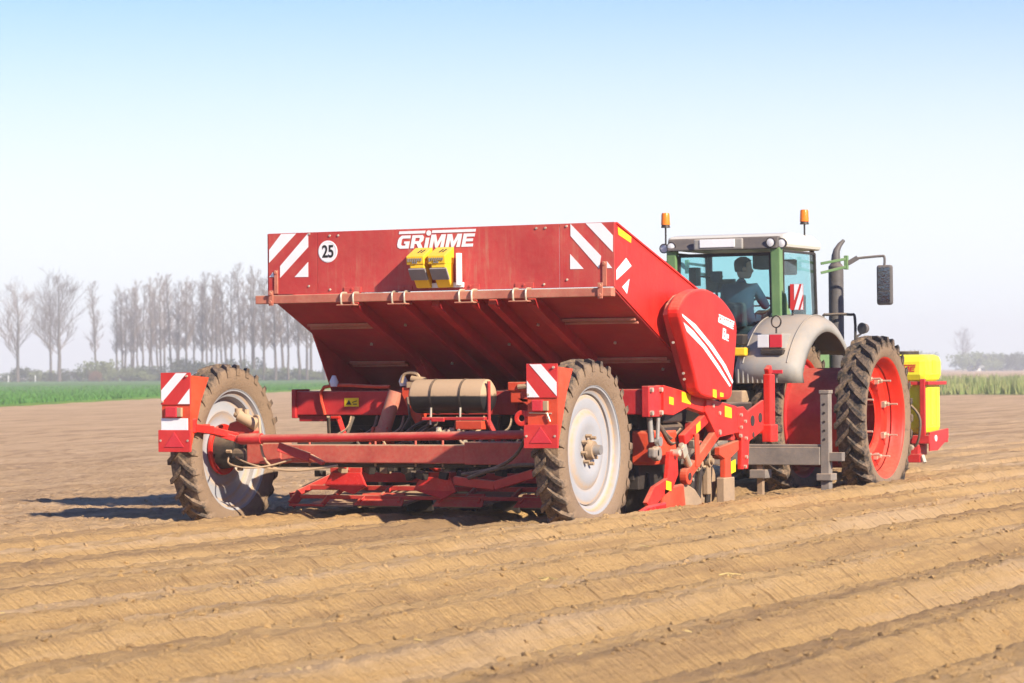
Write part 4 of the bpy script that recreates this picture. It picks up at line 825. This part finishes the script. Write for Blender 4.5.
# mudguards over the inner wheels
def fender(s):
    mb = MB(); xsr = [(.46, 1.02), (.50, 1.17), (.60, 1.235), (.80, 1.262), (1.0, 1.262), (1.18, 1.245), (1.28, 1.20), (1.33, 1.12), (1.335, 1.04)]
    n = 26; a0, a1 = R(150), R(38); rows = []
    for i in range(n + 1):
        a = a0 + (a1 - a0) * i / n
        for (x, r) in xsr:
            mb.v.append((s * x, AY + .02 + r * math.cos(a), AZ + .02 + r * math.sin(a)))
    k = len(xsr)
    # straight skirt below the arc at the rear
    for (x, r) in xsr: mb.v.append((s * x, AY + .06 + r * math.cos(a0) * 1.0, 1.385))
    for i in range(n):
        for j in range(k - 1): mb.f.append((i * k + j, i * k + j + 1, (i + 1) * k + j + 1, (i + 1) * k + j))
    for j in range(k - 1): mb.f.append(((n + 1) * k + j, (n + 1) * k + j + 1, j + 1, j))
    o = mb.build('mudguard', 'fender_grey', tc, smooth=50); so = o.modifiers.new('thick', 'SOLIDIFY'); so.thickness = .022; so.offset = -1
    for (x_, r_) in ((.62, 1.243), (1.19, 1.247)):
        MB().tube([(s * x_, AY + .02 + r_ * math.cos(R(a)), AZ + .02 + r_ * math.sin(R(a))) for a in range(148, 40, -6)], .008, 6).build('seam', 'fender_grey', o, smooth=60)
    lamp = MB().bb(s * .99 - .14, s * .99 + .14, 7.42, 7.75, 1.80, 1.985).build('lamp_housing', 'fender_grey', o, .012)
    MB().bb(s * .90 - .085, s * .90 + .06, 7.405, 7.419, 1.815, 1.97).build('white_lens', 'lens_white', o, .006)
    MB().bb(s * 1.045 - .075, s * 1.045 + .085, 7.402, 7.419, 1.815, 1.97).build('red_lens', 'lens_red', o, .006)
    MB().bb(s * .99 - .14, s * .99 + .14, 7.415, 7.72, 1.735, 1.79).build('lamp_shade', 'black', o, .006)
    MB().bb(s * 1.05 - .06, s * 1.05 + .10, 7.355, 7.375, 1.50, 1.545).build('reflector', 'lens_red', o, .004)
    for i in range(9):
        x = .56 + i * .062; MB().bb(s * x - .008, s * x + .008, 7.408, 7.45, 1.39, 1.56).build('skirt_rib', 'fender_grey', o, .003)
    MB().lathe((s * .98, 7.62, 2.13), (.3, 1, 0), [(-.008, .065), (.008, .065), (.008, .078), (-.008, .078)], 20, True).cyl((s * .98, 7.62, 2.06), (s * .98, 7.62, 1.95), .012, 6).build('work_lamp_ring', 'black', o)
fender(1); fender(-1)
# cab
XC = .04; CB = 8.30; CF = 9.62
cab = MB()
for s in (-1, 1):
    cab.bar((XC + s * .70, CB + .03, 1.72), (XC + s * .695, CB, 3.06), .13, .11, (0, 1, 0))
    cab.prism([(XC + s * .77 - .03, CB + .05, 1.72), (XC + s * .77 - .03, CB + .9, 1.72), (XC + s * .77 - .03, CB + .42, 2.05), (XC + s * .77 - .03, CB + .12, 2.35), (XC + s * .77 - .03, CB + .05, 2.5)], (.06, 0, 0))
cab.prism([(XC - .70, CB + .02, 1.72), (XC + .70, CB + .02, 1.72), (XC + .70, CB + .02, 2.26), (XC + .26, CB + .02, 1.86), (XC - .26, CB + .02, 1.86), (XC - .70, CB + .02, 2.26)], (0, .08, 0))
co_ = cab.build('cab', 'green', tc, .015, label='green framed tractor cab with tinted glazing')
for s in (-1, 1): MB().bar((XC + s * .72, CF + .02, 1.72), (XC + s * .70, CF - .06, 3.06), .05, .06, (0, 1, 0)).build('front_pillar', 'black', co_, .008)
gl = [(XC - .61, 2.985), (XC + .61, 2.985), (XC + .625, 2.28), (XC + .24, 1.90), (XC - .24, 1.90), (XC - .625, 2.28)]
MB().prism([(x, CB + .035, z) for x, z in gl], (0, .006, 0)).build('rear_window', 'glass', co_)
fm = MB(); k = len(gl)
for i in range(k):
    a, b = gl[i], gl[(i + 1) % k]; fm.bar((a[0], CB + .012, a[1]), (b[0], CB + .012, b[1]), .03, .042, (0, 0, 1) if abs(a[1] - b[1]) < .05 else (1, 0, 0))
fm.build('window_frame', 'black', co_, .004)
for s in (-1, 1):
    sg = [(CB + .10, 3.02), (CF - .08, 3.02), (CF - .01, 1.95), (CB + .55, 1.95), (CB + .20, 2.25), (CB + .10, 2.5)]
    MB().prism([(XC + s * .735, y, z) for y, z in sg], (.006, 0, 0)).build('side_window', 'glass', co_)
    f2 = MB()
    for i in range(len(sg)):
        a, b = sg[i], sg[(i + 1) % len(sg)]; f2.bar((XC + s * .742, a[0], a[1]), (XC + s * .742, b[0], b[1]), .03, .03, (1, 0, 0))
    f2.build('window_frame', 'black', co_, .003)
MB().prism([(XC - .68, CF + .0, 1.8), (XC + .68, CF + .0, 1.8), (XC + .66, CF - .07, 3.03), (XC - .66, CF - .07, 3.03)], (0, .006, 0)).build('windscreen', 'glass', co_)
rf = MB().prism([(XC - .80, CB + .06, 3.06), (XC - .80, CF + .06, 3.06), (XC - .80, CF + .04, 3.17), (XC - .80, CF - .25, 3.245), (XC - .80, CB + .3, 3.255), (XC - .80, CB + .06, 3.225)], (1.60, 0, 0)).build('roof', 'roof_white', co_, .045)
MB().prism([(XC - .74, CB - .10, 3.045), (XC - .74, CB + .058, 3.045), (XC - .74, CB + .058, 3.20), (XC - .74, CB - .03, 3.20)], (1.48, 0, 0)).build('roof_visor', 'exhaust', co_, .02)
MB().bb(XC - .36, XC + .30, CB - .135, CB - .09, 3.045, 3.185).build('lamp_panel', 'fender_grey', co_, .02)
MB().bb(XC - .27, XC + .20, CB - .145, CB - .136, 3.075, 3.175).build('blank_plate', 'decal', co_, .004)
for (x, y, z) in ((-.80, CB - .02, 3.085), (-.68, CB - .07, 3.10), (.655, CB - .09, 3.12), (.775, CB - .02, 3.11)):
    l_ = MB().lathe((x + XC, y, z), (0, -1, 0), [(-.09, .02), (-.06, .05), (0, .062), (.012, .062), (.012, .052)], 20).build('work_light', 'black', co_, smooth=40)
    MB().lathe((x + XC, y, z), (0, -1, 0), [(.006, .052), (.012, .03), (.014, 0)], 20).build('lens', 'lens_white', co_, smooth=40)
def beacon(x, y, z0, z1):
    b = MB().cyl((x, y, z0), (x, y, z1), .012, 8).cyl((x, y, z1), (x, y, z1 + .035), .058, 16, .05).build('beacon_stem', 'black', co_, smooth=40)
    MB().lathe((x, y, z1 + .035), (0, 0, 1), [(0, .058), (.13, .052), (.15, .045), (.152, 0)], 20).build('amber_beacon', 'amber', co_, smooth=40)
beacon(-.725, CB - .05, 3.13, 3.345); beacon(.78 + XC, 9.08, 3.10, 3.375)
# exhaust, mirrors, rails on the right
MB().cyl((.80, 10.3, 1.55), (.80, 10.3, 2.88), .098, 24).cyl((.80, 10.3, 2.88), (.80, 10.3, 2.92), .098, 24, .068).tube([(.80, 10.3, 2.90), (.80, 10.3, 3.02), (.81, 10.31, 3.09), (.84, 10.34, 3.16), (.88, 10.39, 3.22)], .066, 16, .022).build('exhaust_stack', 'exhaust', tc, smooth=40)
MB().tube([(.74, 9.95, 1.75), (.74, 9.95, 2.20), (.80, 10.0, 2.25), (1.02, 10.2, 2.25), (1.08, 10.22, 2.20), (1.08, 10.22, 1.75)], .018, 8).build('hand_rail', 'black', tc, smooth=50)
MB().lathe((1.18, 10.22, 2.07), (-.3, -1, 0), [(-.10, .02), (-.07, .06), (.01, .075), (.012, 0)], 18).cyl((1.08, 10.22, 1.95), (1.18, 10.24, 2.02), .014, 6).build('side_lamp', 'exhaust', tc, smooth=40)
for s in (1, -1):
    mi = MB().bar((s * .76 + XC, 9.72, 2.90), (s * 1.12, 9.85, 2.96), .035, .035).bar((s * .76 + XC, 9.72, 2.78), (s * 1.12, 9.85, 2.86), .035, .035).bar((s * 1.10, 9.85, 2.82), (s * 1.10, 9.85, 3.0), .05, .05, (1, 0, 0)).build('mirror_arm', 'green', tc, .006)
    MB().bar((s * 1.12, 9.86, 2.90), (s * 1.24, 9.89, 2.97), .03, .06).tube([(s * 1.2, 9.88, 2.96), (s * 1.52, 9.96, 2.985), (s * 1.57, 9.97, 2.97), (s * 1.57, 9.97, 2.86)], .016, 8).build('mirror_stem', 'exhaust', mi, smooth=40)
    MB().bb(s * 1.57 - .105, s * 1.57 + .105, 9.94, 10.02, 2.36, 2.87).build('mirror_housing', 'exhaust', mi, .03)
    MB().bb(s * 1.57 - .08, s * 1.57 + .08, 9.934, 9.9395, 2.55, 2.84).bb(s * 1.57 - .08, s * 1.57 + .08, 9.934, 9.9395, 2.40, 2.53).build('mirror_glass', 'mirror_face', mi)
wb = MB().bb(.93, 1.10, 8.24, 8.25, 2.28, 2.60).build('warning_board', 'decal_red', tc, .002)
flat_y('board_stripe', [[(.985, 2.283), (1.035, 2.283), (1.098, 2.47), (1.098, 2.597), (1.085, 2.597)], [(1.065, 2.283), (1.098, 2.283), (1.098, 2.39)], [(.985, 2.40), (1.055, 2.597), (.985, 2.597)]], 'decal', 8.239, wb)
MB().bb(.90, .985, 8.251, 8.29, 2.30, 2.58).cyl((.95, 8.27, 2.30), (.95, 8.27, 2.12), .015, 6).build('board_bracket', 'black', wb)
# inside the cab
MB().bb(XC - .33, XC + .17, 8.85, 9.30, 1.95, 2.10).build('seat_base', 'seat_dark', co_, .05)
MB().prism([(XC - .33, 8.72, 2.08), (XC - .33, 8.86, 2.08), (XC - .33, 8.80, 2.40), (XC - .33, 8.70, 2.40)], (.44, 0, 0)).build('seat_back', 'seat_dark', co_, .05)
MB().bb(XC - .36, XC - .22, 8.72, 8.80, 2.66, 2.80).cyl((XC - .29, 8.76, 2.38), (XC - .29, 8.76, 2.68), .02, 8).build('head_rest', 'seat_dark', co_, .04)
MB().bb(XC + .24, XC + .50, 8.9, 9.5, 2.0, 2.25).build('arm_console', 'seat_dark', co_, .04)
MB().bar((XC, 9.75, 1.75), (XC, 9.58, 2.30), .14, .12).lathe((XC, 9.52, 2.37), (0, -.6, .8), [(-.012, .17), (.012, .17), (.012, .195), (-.012, .195)], 28, True).bar((XC - .17, 9.52, 2.37), (XC + .17, 9.52, 2.37), .03, .02).build('steering_wheel', 'black', co_, .004)
MB().bb(XC - .60, XC - .50, 8.6, 8.75, 2.62, 2.85).tube([(XC - .55, 8.7, 2.75), (XC - .4, 8.9, 2.72), (XC - .3, 9.0, 2.74)], .012, 6).bb(XC - .65, XC - .30, 9.4, 9.45, 2.55, 2.72).tube([(XC + .28, 9.5, 3.0), (XC + .30, 9.5, 2.72), (XC + .26, 9.5, 2.68)], .015, 6).build('cab_fittings', 'black', co_)
MB().bb(XC + .02, XC + .28, 9.2, 9.5, 2.83, 3.03).build('roof_console', 'seat_dark', co_, .03)
MB().bb(XC + .42, XC + .60, 9.55, 9.62, 2.2, 2.5).bb(XC + .40, XC + .58, 9.3, 9.36, 2.75, 2.95).build('display', 'black', co_, .02)

# ---- driver
def skin_body(name, verts, edges, radii, m, parent, root=0, sub=2):
    me = bpy.data.meshes.new(name); me.from_pydata(verts, edges, []); me.update()
    o = link(name, me, parent)
    sk = o.modifiers.new('skin', 'SKIN'); sk.use_smooth_shade = True
    if not me.skin_vertices: me.attributes
    for i, r in enumerate(radii):
        d = me.skin_vertices[0].data[i]; d.radius = (r, r) if not isinstance(r, tuple) else r; d.use_root = (i == root)
    ss = o.modifiers.new('sub', 'SUBSURF'); ss.levels = sub; ss.render_levels = sub
    me.materials.append(M[m]); return o
dx, dy = XC - .06, 8.98
vs = [(0, 0, 2.13), (0, -.02, 2.30), (0, -.02, 2.50), (.01, .0, 2.62), (.02, .04, 2.72),
      (-.19, 0, 2.58), (-.26, .12, 2.36), (-.14, .34, 2.36), (-.09, .50, 2.42),
      (.20, .02, 2.58), (.28, .16, 2.36), (.20, .38, 2.38), (.12, .52, 2.42),
      (-.11, .10, 2.14), (-.14, .45, 2.18), (-.14, .55, 1.82), (.11, .10, 2.14), (.14, .45, 2.18), (.14, .55, 1.82), (-.14, .66, 1.76), (.14, .66, 1.76)]
ed = [(0, 1), (1, 2), (2, 3), (3, 4), (2, 5), (5, 6), (6, 7), (7, 8), (2, 9), (9, 10), (10, 11), (11, 12), (0, 13), (13, 14), (14, 15), (15, 19), (0, 16), (16, 17), (17, 18), (18, 20)]
rd = [.15, .15, .165, .085, .055, .085, .062, .05, .038, .085, .062, .05, .038, .10, .085, .06, .10, .085, .06, .05, .05]
vs = [(x + dx, y + dy, z) for x, y, z in vs]
drv = thing('person', 'driver in dark blue jacket sitting in the tractor cab holding the steering wheel', 'person', (dx, dy, 2.05))
skin_body('body', vs, ed, rd, 'cloth_dark', drv)
hx_, hy_, hz_ = dx + .03, dy + .06, 2.845
# head as one lathe-like shaped surface turned towards the right
hv = MB(); n = 20; rows = [(-.135, .045, .02), (-.115, .062, .025), (-.08, .074, .02), (-.04, .083, .012), (0, .088, .008), (.04, .092, 0), (.08, .088, -.005), (.11, .066, -.008), (.128, .03, -.01)]
ta = R(62)                                                   # turned right of straight ahead
for (z, r, off) in rows:
    for j in range(n):
        a = 2 * math.pi * j / n; fx = math.sin(a); fy = math.cos(a)
        rx = r * .86; ry = r * 1.12 + off * max(fy, 0)
        if -.05 < z < .0 and abs(fx) < .32 and fy > 0: ry += .024
        x, y = fx * rx, fy * ry
        hv.v.append((hx_ + x * math.cos(ta) + y * math.sin(ta), hy_ - x * math.sin(ta) + y * math.cos(ta), hz_ + z))
for i in range(len(rows) - 1):
    for j in range(n): hv.f.append((i * n + j, i * n + (j + 1) % n, (i + 1) * n + (j + 1) % n, (i + 1) * n + j))
hv.f.append(tuple(range(n - 1, -1, -1))); hv.f.append(tuple((len(rows) - 1) * n + j for j in range(n)))
def hp_(x, y, z): return (hx_ + x * math.cos(ta) + y * math.sin(ta), hy_ - x * math.sin(ta) + y * math.cos(ta), hz_ + z)
hd_ = hv.build('head', 'skin', drv, smooth=60)
for s in (-1, 1):
    MB().ico(hp_(s * .082, -.005, -.02), .030, 0, 1.2).build('ear', 'skin', hd_, smooth=60)
    MB().ico(hp_(s * .032, .092, .008), .012).build('eye', 'hair', hd_)
MB().bar(hp_(-.022, .094, -.075), hp_(.022, .094, -.075), .01, .008).build('mouth', 'lens_red', hd_)
hr = MB(); hrows = [(-.05, .094), (0, .102), (.05, .106), (.09, .099), (.12, .07), (.142, .03)]
for (z, r) in hrows:
    for j in range(n):
        a = 2 * math.pi * j / n; fx, fy = math.sin(a), math.cos(a); k_ = 1.0
        yy = fy * r * 1.12
        if z < .06 and fy > .25: yy = .25 * r * 1.12; fx *= .97
        hr.v.append(hp_(fx * r * .89, yy - .006, z))
for i in range(len(hrows) - 1):
    for j in range(n): hr.f.append((i * n + j, i * n + (j + 1) % n, (i + 1) * n + (j + 1) % n, (i + 1) * n + j))
hr.f.append(tuple((len(hrows) - 1) * n + j for j in range(n))); hr.f.append(tuple(range(n - 1, -1, -1)))
hr.build('hair', 'hair', drv, smooth=60)
for (px, py, pz, s) in ((dx - .09, dy + .52, 2.425, 1), (dx + .12, dy + .54, 2.425, -1)):
    hm = MB().box((px, py, pz), (.075, .07, .03), (.3, 0, 0))
    for f_ in range(4):
        fx = px - .028 + f_ * .019; L = (.030, .036, .034, .026)[f_]
        hm.tube([(fx, py + .03, pz + .005), (fx, py + .03 + L, pz + .002), (fx, py + .035 + L, pz - .022), (fx, py + .02 + L * .5, pz - .034)], .009, 6)
    hm.tube([(px + s * .03, py - .01, pz), (px + s * .055, py + .015, pz - .01), (px + s * .05, py + .04, pz - .02)], .010, 6)
    hm.build('hand', 'skin', drv, .008)

# ---- front mounted yellow tank
ft = thing('spray_tank', 'lemon yellow plastic tank in a red frame carried ahead of the tractor', 'tank', (0, 13.7, .3))
def rbox(x0, x1, y0, y1, z0, z1): return MB().bb(x0, x1, y0, y1, z0, z1)
rbox(-1.05, 1.05, 13.3, 14.05, 1.36, 1.74).build('tank_top', 'tank_yellow', ft, .10)
rbox(-1.03, 1.03, 13.33, 14.03, .63, 1.38).build('tank_body', 'tank_yellow', ft, .09)
MB().cyl((.62, 13.65, 1.735), (.62, 13.65, 1.79), .20, 28).build('lid', 'black', ft, .01)
for x in (-.7, -.35, .0, .35, .7): MB().bb(x - .03, x + .03, 13.315, 13.345, .74, 1.28).build('moulded_rib', 'tank_yellow', ft, .012)
for y in (13.55, 13.8): MB().bb(1.015, 1.042, y - .03, y + .03, .74, 1.28).build('moulded_rib', 'tank_yellow', ft, .012)
MB().tube([(.9, 13.22, .45), (.98, 13.16, .62), (.96, 13.2, .9), (.7, 13.2, 1.1), (.3, 13.15, 1.0), (0, 13.0, .9)], .018, 8).build('suction_hose', 'hose', ft, smooth=50)
MB().bb(1.048, 1.056, 13.56, 13.72, 1.48, 1.66).build('hand_recess', 'yellow', ft, .003)
fr_ = MB().bb(-1.08, 1.09, 13.26, 13.30, 1.315, 1.365).bb(1.056, 1.09, 13.30, 14.09, 1.315, 1.365).bb(-1.09, -1.056, 13.30, 14.09, 1.315, 1.365)
for s in (-1, 1): fr_.bb(s * 1.0 - .035, s * 1.0 + .035, 13.24, 13.30, .55, 1.40)
fr_.build('frame', 'red', ft, .006)
MB().prism([(-1.09, 13.24, .62), (1.10, 13.24, .62), (1.10, 14.1, .62), (-1.09, 14.1, .62)], (0, 0, -.12)).build('tray', 'red', ft, .01)
MB().prism([(1.08, 13.25, .66), (1.08, 14.1, .70), (1.08, 14.1, .56), (1.08, 13.6, .40), (1.08, 13.25, .40)], (.025, 0, 0)).build('tray_side', 'red', ft, .004)
MB().bb(-.9, .95, 13.2, 13.6, .34, .49).bb(.80, .98, 13.18, 13.3, .24, .36).build('mounting_beam', 'red', ft, .01)
MB().cyl((1.10, 13.5, .57), (1.115, 13.5, .57), .045, 14).build('side_reflector', 'decal', ft)
MB().cyl((1.0, 13.22, .34), (1.04, 13.2, .24), .03, 8).cyl((.86, 13.18, .45), (.86, 13.1, .45), .04, 8).build('drain_tap', 'zinc', ft)
MB().bb(-.30, .30, 12.9, 13.3, .52, .85).build('front_linkage', 'black', ft, .02)
logo(ft, 'decal_red', (.38, 13.298, 1.50), (1, 0, 0), (0, 0, 1), .50)

# ================================================================== FAR BACKGROUND
def bare_tree(seed, Ht, lean, spread, n1, upright, trunk_r, lo=.24):
    rnd = random.Random(seed); tk = MB(); cr = MB()
    pts = [Vector((0, 0, 0))]; 
    for i in range(1, 9):
        t = i / 8; pts.append(Vector((lean * t * Ht * .1 + rnd.uniform(-.12, .12), rnd.uniform(-.12, .12), t * Ht * .93)))
    tk.tube([p - V(0, 0, .3) if i == 0 else p for i, p in enumerate(pts)], trunk_r, 7, .04)
    def at(t):
        f = t * 8; i = min(int(f), 7); return pts[i].lerp(pts[i + 1], f - i)
    def twig(p, d, L, r, dep):
        q = p; segs = [p]
        for k in range(3):
            d = (d + Vector((rnd.uniform(-.22, .22), rnd.uniform(-.22, .22), rnd.uniform(-.02, .25) * upright))).normalized(); q = q + d * L / 3; segs.append(q)
        cr.tube(segs, r, 3 if dep > 0 else 4, r * .45)
        if dep < 2:
            for k in range((7, 5)[dep]):
                t = rnd.uniform(.2, 1); i = min(int(t * 3), 2); b = segs[i].lerp(segs[i + 1], t * 3 - i)
                a = rnd.uniform(0, 6.28); nd = (d + Vector((math.cos(a), math.sin(a), rnd.uniform(-.1, .5))) * rnd.uniform(.5, .95)).normalized()
                twig(b, nd, L * rnd.uniform(.35, .6), max(r * .5, .016), dep + 1)
    for k in range(n1):
        t = lo + (.98 - lo) * (k + rnd.random()) / n1; a = rnd.uniform(0, 6.28)
        L = spread * Ht * (1.0 - .75 * max(0, t - .35)) * rnd.uniform(.7, 1.15) * (.6 + .4 * min(1, (t - .15) * 4))
        d = Vector((math.cos(a), math.sin(a), upright * rnd.uniform(.8, 1.5))).normalized()
        twig(at(t), d, L, max(.09 * (1 - t) + .02, .028), 0)
    return tk.mesh('trunk', 'bark', 50), cr.mesh('crown', 'twig', None)
POP = [bare_tree(s, 28, l, .135, 46, 1.15, .34, .28) for s, l in ((1, .35), (2, -.3), (3, .15), (4, 0), (5, -.45), (6, .25), (7, -.1))]
BRO = [bare_tree(s, 26, .0, .34, 46, .95, .48) for s in (11, 12, 13)]
def tree(meshes, loc, sc, rz, name, label, cat, group):
    t = thing(name, label, cat, loc, rz, group); t.scale = (sc[0], sc[0], sc[1])
    for nm, me in zip(('trunk', 'crown'), meshes):
        o = bpy.data.objects.new(nm, me); COL.objects.link(o); o.parent = t
    return t
RT0 = Vector((math.cos(YAW), math.sin(YAW), 0)); FW0 = Vector((-math.sin(YAW), math.cos(YAW), 0))
def gp(side, dist):
    """point on the far plain: metres to the side of and ahead of the place the photograph was taken from"""
    p = Vector((13.23, -24.8, 0)) + RT0 * side + FW0 * dist; return (p.x, p.y, .0)
a0, a1 = Vector(gp(-108, 745)), Vector(gp(-28, 580))
GL = 'tall bare poplar in the misty row behind the green field'
i = 0
for row in (0, 1):
    for k in range(27):
        t = (k + .5 * row) / 26 + random.uniform(-.012, .012); p = a0.lerp(a1, t) + FW0 * (row * 22) + RT0 * (row * 2.2)
        hs = random.uniform(.84, 1.02); 
        if row == 0 and k == 1: continue
        tree(POP[(i * 3 + row) % 7], p, (random.uniform(.85, 1.15), hs), random.uniform(0, 6.28), 'poplar_tree', GL, 'tree', 'poplars in the misty row'); i += 1
for (s_, d_, sw_, hs_, lb) in ((-124, 715, 1.0, .93, 'broad bare tree with forked crown standing at the far end from the poplars'), (-119, 735, .8, .98, 'slender bare tree between two broader bare trees apart from the poplars'), (-112.5, 708, 1.15, 1.0, 'broadest bare tree with wide spreading crown, nearest of its trio to the poplar row')):
    tree(BRO[int(s_) % 3], gp(s_, d_), (sw_, hs_), s_, 'bare_tree', lb, 'tree', 'bare trees apart from the poplar row')
def bush(seed, n, sz):
    rnd = random.Random(seed); mb = MB(); cl_ = [(Vector((rnd.uniform(-1, 1), rnd.uniform(-1, 1), rnd.uniform(.2, .85))), rnd.uniform(.25, .5)) for _ in range(16)]
    for _ in range(n):
        c, r = rnd.choice(cl_); u = Vector((rnd.gauss(0, 1), rnd.gauss(0, 1), rnd.gauss(0, 1))).normalized() * r * rnd.uniform(.45, 1)
        p = c + u; p.z = max(p.z * 1.0, .02); a = Vector((rnd.gauss(0, 1), rnd.gauss(0, 1), rnd.gauss(0, 1))).normalized() * sz; b = a.orthogonal().normalized() * sz * .7
        k = len(mb.v); mb.v += [tuple(p - a), tuple(p + b), tuple(p + a), tuple(p - b)]; mb.f.append((k, k + 1, k + 2, k + 3))
    me = bpy.data.meshes.new('foliage'); me.from_pydata(mb.v, [], mb.f); return me
def stems(seed):
    rnd = random.Random(seed); mb = MB()
    for k in range(9):
        a = rnd.uniform(0, 6.28); mb.tube([(0, 0, -.05), (math.cos(a) * .3, math.sin(a) * .3, .35), (math.cos(a) * .7, math.sin(a) * .7, .85)], .03, 5, .01)
    return mb.mesh('stem', 'bark')
BU = [bush(s, 1500, .06) for s in (21, 22, 23)]; BS = stems(5)
for b in BU: b.materials.append(M['leaf'])
BR = BU[0].copy(); BR.materials.clear(); BR.materials.append(M['leaf_brown'])
def shrub(loc, sc, label, group, me=None, name='shrub'):
    t = thing(name, label, 'bush', loc, random.uniform(0, 6.28), group); t.scale = sc
    for nm, m_ in (('stem', BS), ('foliage', me or random.choice(BU))):
        o = bpy.data.objects.new(nm, m_); COL.objects.link(o); o.parent = t
for k in range(20):
    t = k / 19; p = Vector(gp(-132, 752)).lerp(Vector(gp(-28, 600)), t) + FW0 * random.uniform(-6, 8); hgt = random.uniform(1.6, 3.6) * (1.2 if .25 < t < .75 else .9)
    shrub(p, (random.uniform(4, 6.5), random.uniform(3, 5), hgt * 1.15), 'greenish misty shrub at the foot of the tree row', 'shrubs under the trees')
shrub(gp(-100, 682), (1.6, 1.6, 2.4), 'small russet rounded shrub at the field edge among green shrubs', None, BR)
for k in range(14):
    s_ = 62 + k * 4.2 + random.uniform(-2, 2); d_ = 560 + random.uniform(-40, 60) + k * 6
    shrub(gp(s_ * 2.9, d_ * 2.1), (random.uniform(9, 15), random.uniform(8, 11), random.uniform(6.0, 11.0)), 'hazy bushy tree mass beyond the rough grass', 'hazy bushes beyond the grassland')
for (s_, d_, hgt, lb) in ((160, 1300, .62, 'small bare tree in the haze behind the tractor exhaust side'), (212, 1340, .75, 'hazy bare tree beside the white farmhouse'), (250, 1315, .92, 'taller hazy bare tree past the white farmhouse')):
    tree(BRO[s_ % 3], gp(s_, d_), (hgt * 1.1, hgt), s_, 'distant_tree', lb, 'tree', None)
# farmhouse and marker posts
fh = Vector(gp(192, 1180)); fh_ = thing('farmhouse', 'low white farmhouse far off beyond the rough grass', 'house', fh, YAW)
def lpart(name, mb, m):
    o = bpy.data.objects.new(name, mb.mesh(name, m)); COL.objects.link(o); o.parent = fh_; return o
lpart('wall', MB().bb(-3.2, 3.2, -2.5, 2.5, -.3, 1.5), 'post_white'); lpart('roof', MB().prism([(-3.5, -2.8, 1.5), (-3.5, 2.8, 1.5), (-3.5, 0, 2.6)], (7, 0, 0)), 'post_white')
for x in (-2, 0, 2): lpart('window', MB().bb(x - .4, x + .4, -2.53, -2.49, .5, 1.2), 'black')
for k, s_ in enumerate((-122.0, -115.5)):
    p = Vector(gp(s_, 690)); t = thing('marker_post', 'small white marker post at the wheat field edge below the bare trees', 'post', p, 0, 'white marker posts')
    o = MB().cyl((0, 0, 0), (0, 0, 1.5), .10, 8).box((0, 0, 1.5), (.28, .1, .7)).mesh('post', 'post_white'); oo = bpy.data.objects.new('post', o); COL.objects.link(oo); oo.parent = t

# ---- hazy spring air
hz = MB().bb(-2260, 2260, -2260, 2260, -1.5, 36)
ho = hz.build('haze', None); ho['kind'] = 'stuff'; ho['label'] = 'pale spring haze over the whole plain'; ho['category'] = 'haze'
hm, hn, hl, hb = mat('haze_air'); hn.remove(hb)
pv = hn.new('ShaderNodeVolumePrincipled'); pv.inputs['Color'].default_value = (1.0, .985, .955, 1); pv.inputs['Density'].default_value = 0.00062; pv.inputs['Anisotropy'].default_value = 0.0
hl.new(pv.outputs[0], hn['Material Output'].inputs['Volume']); ho.data.materials.append(hm)
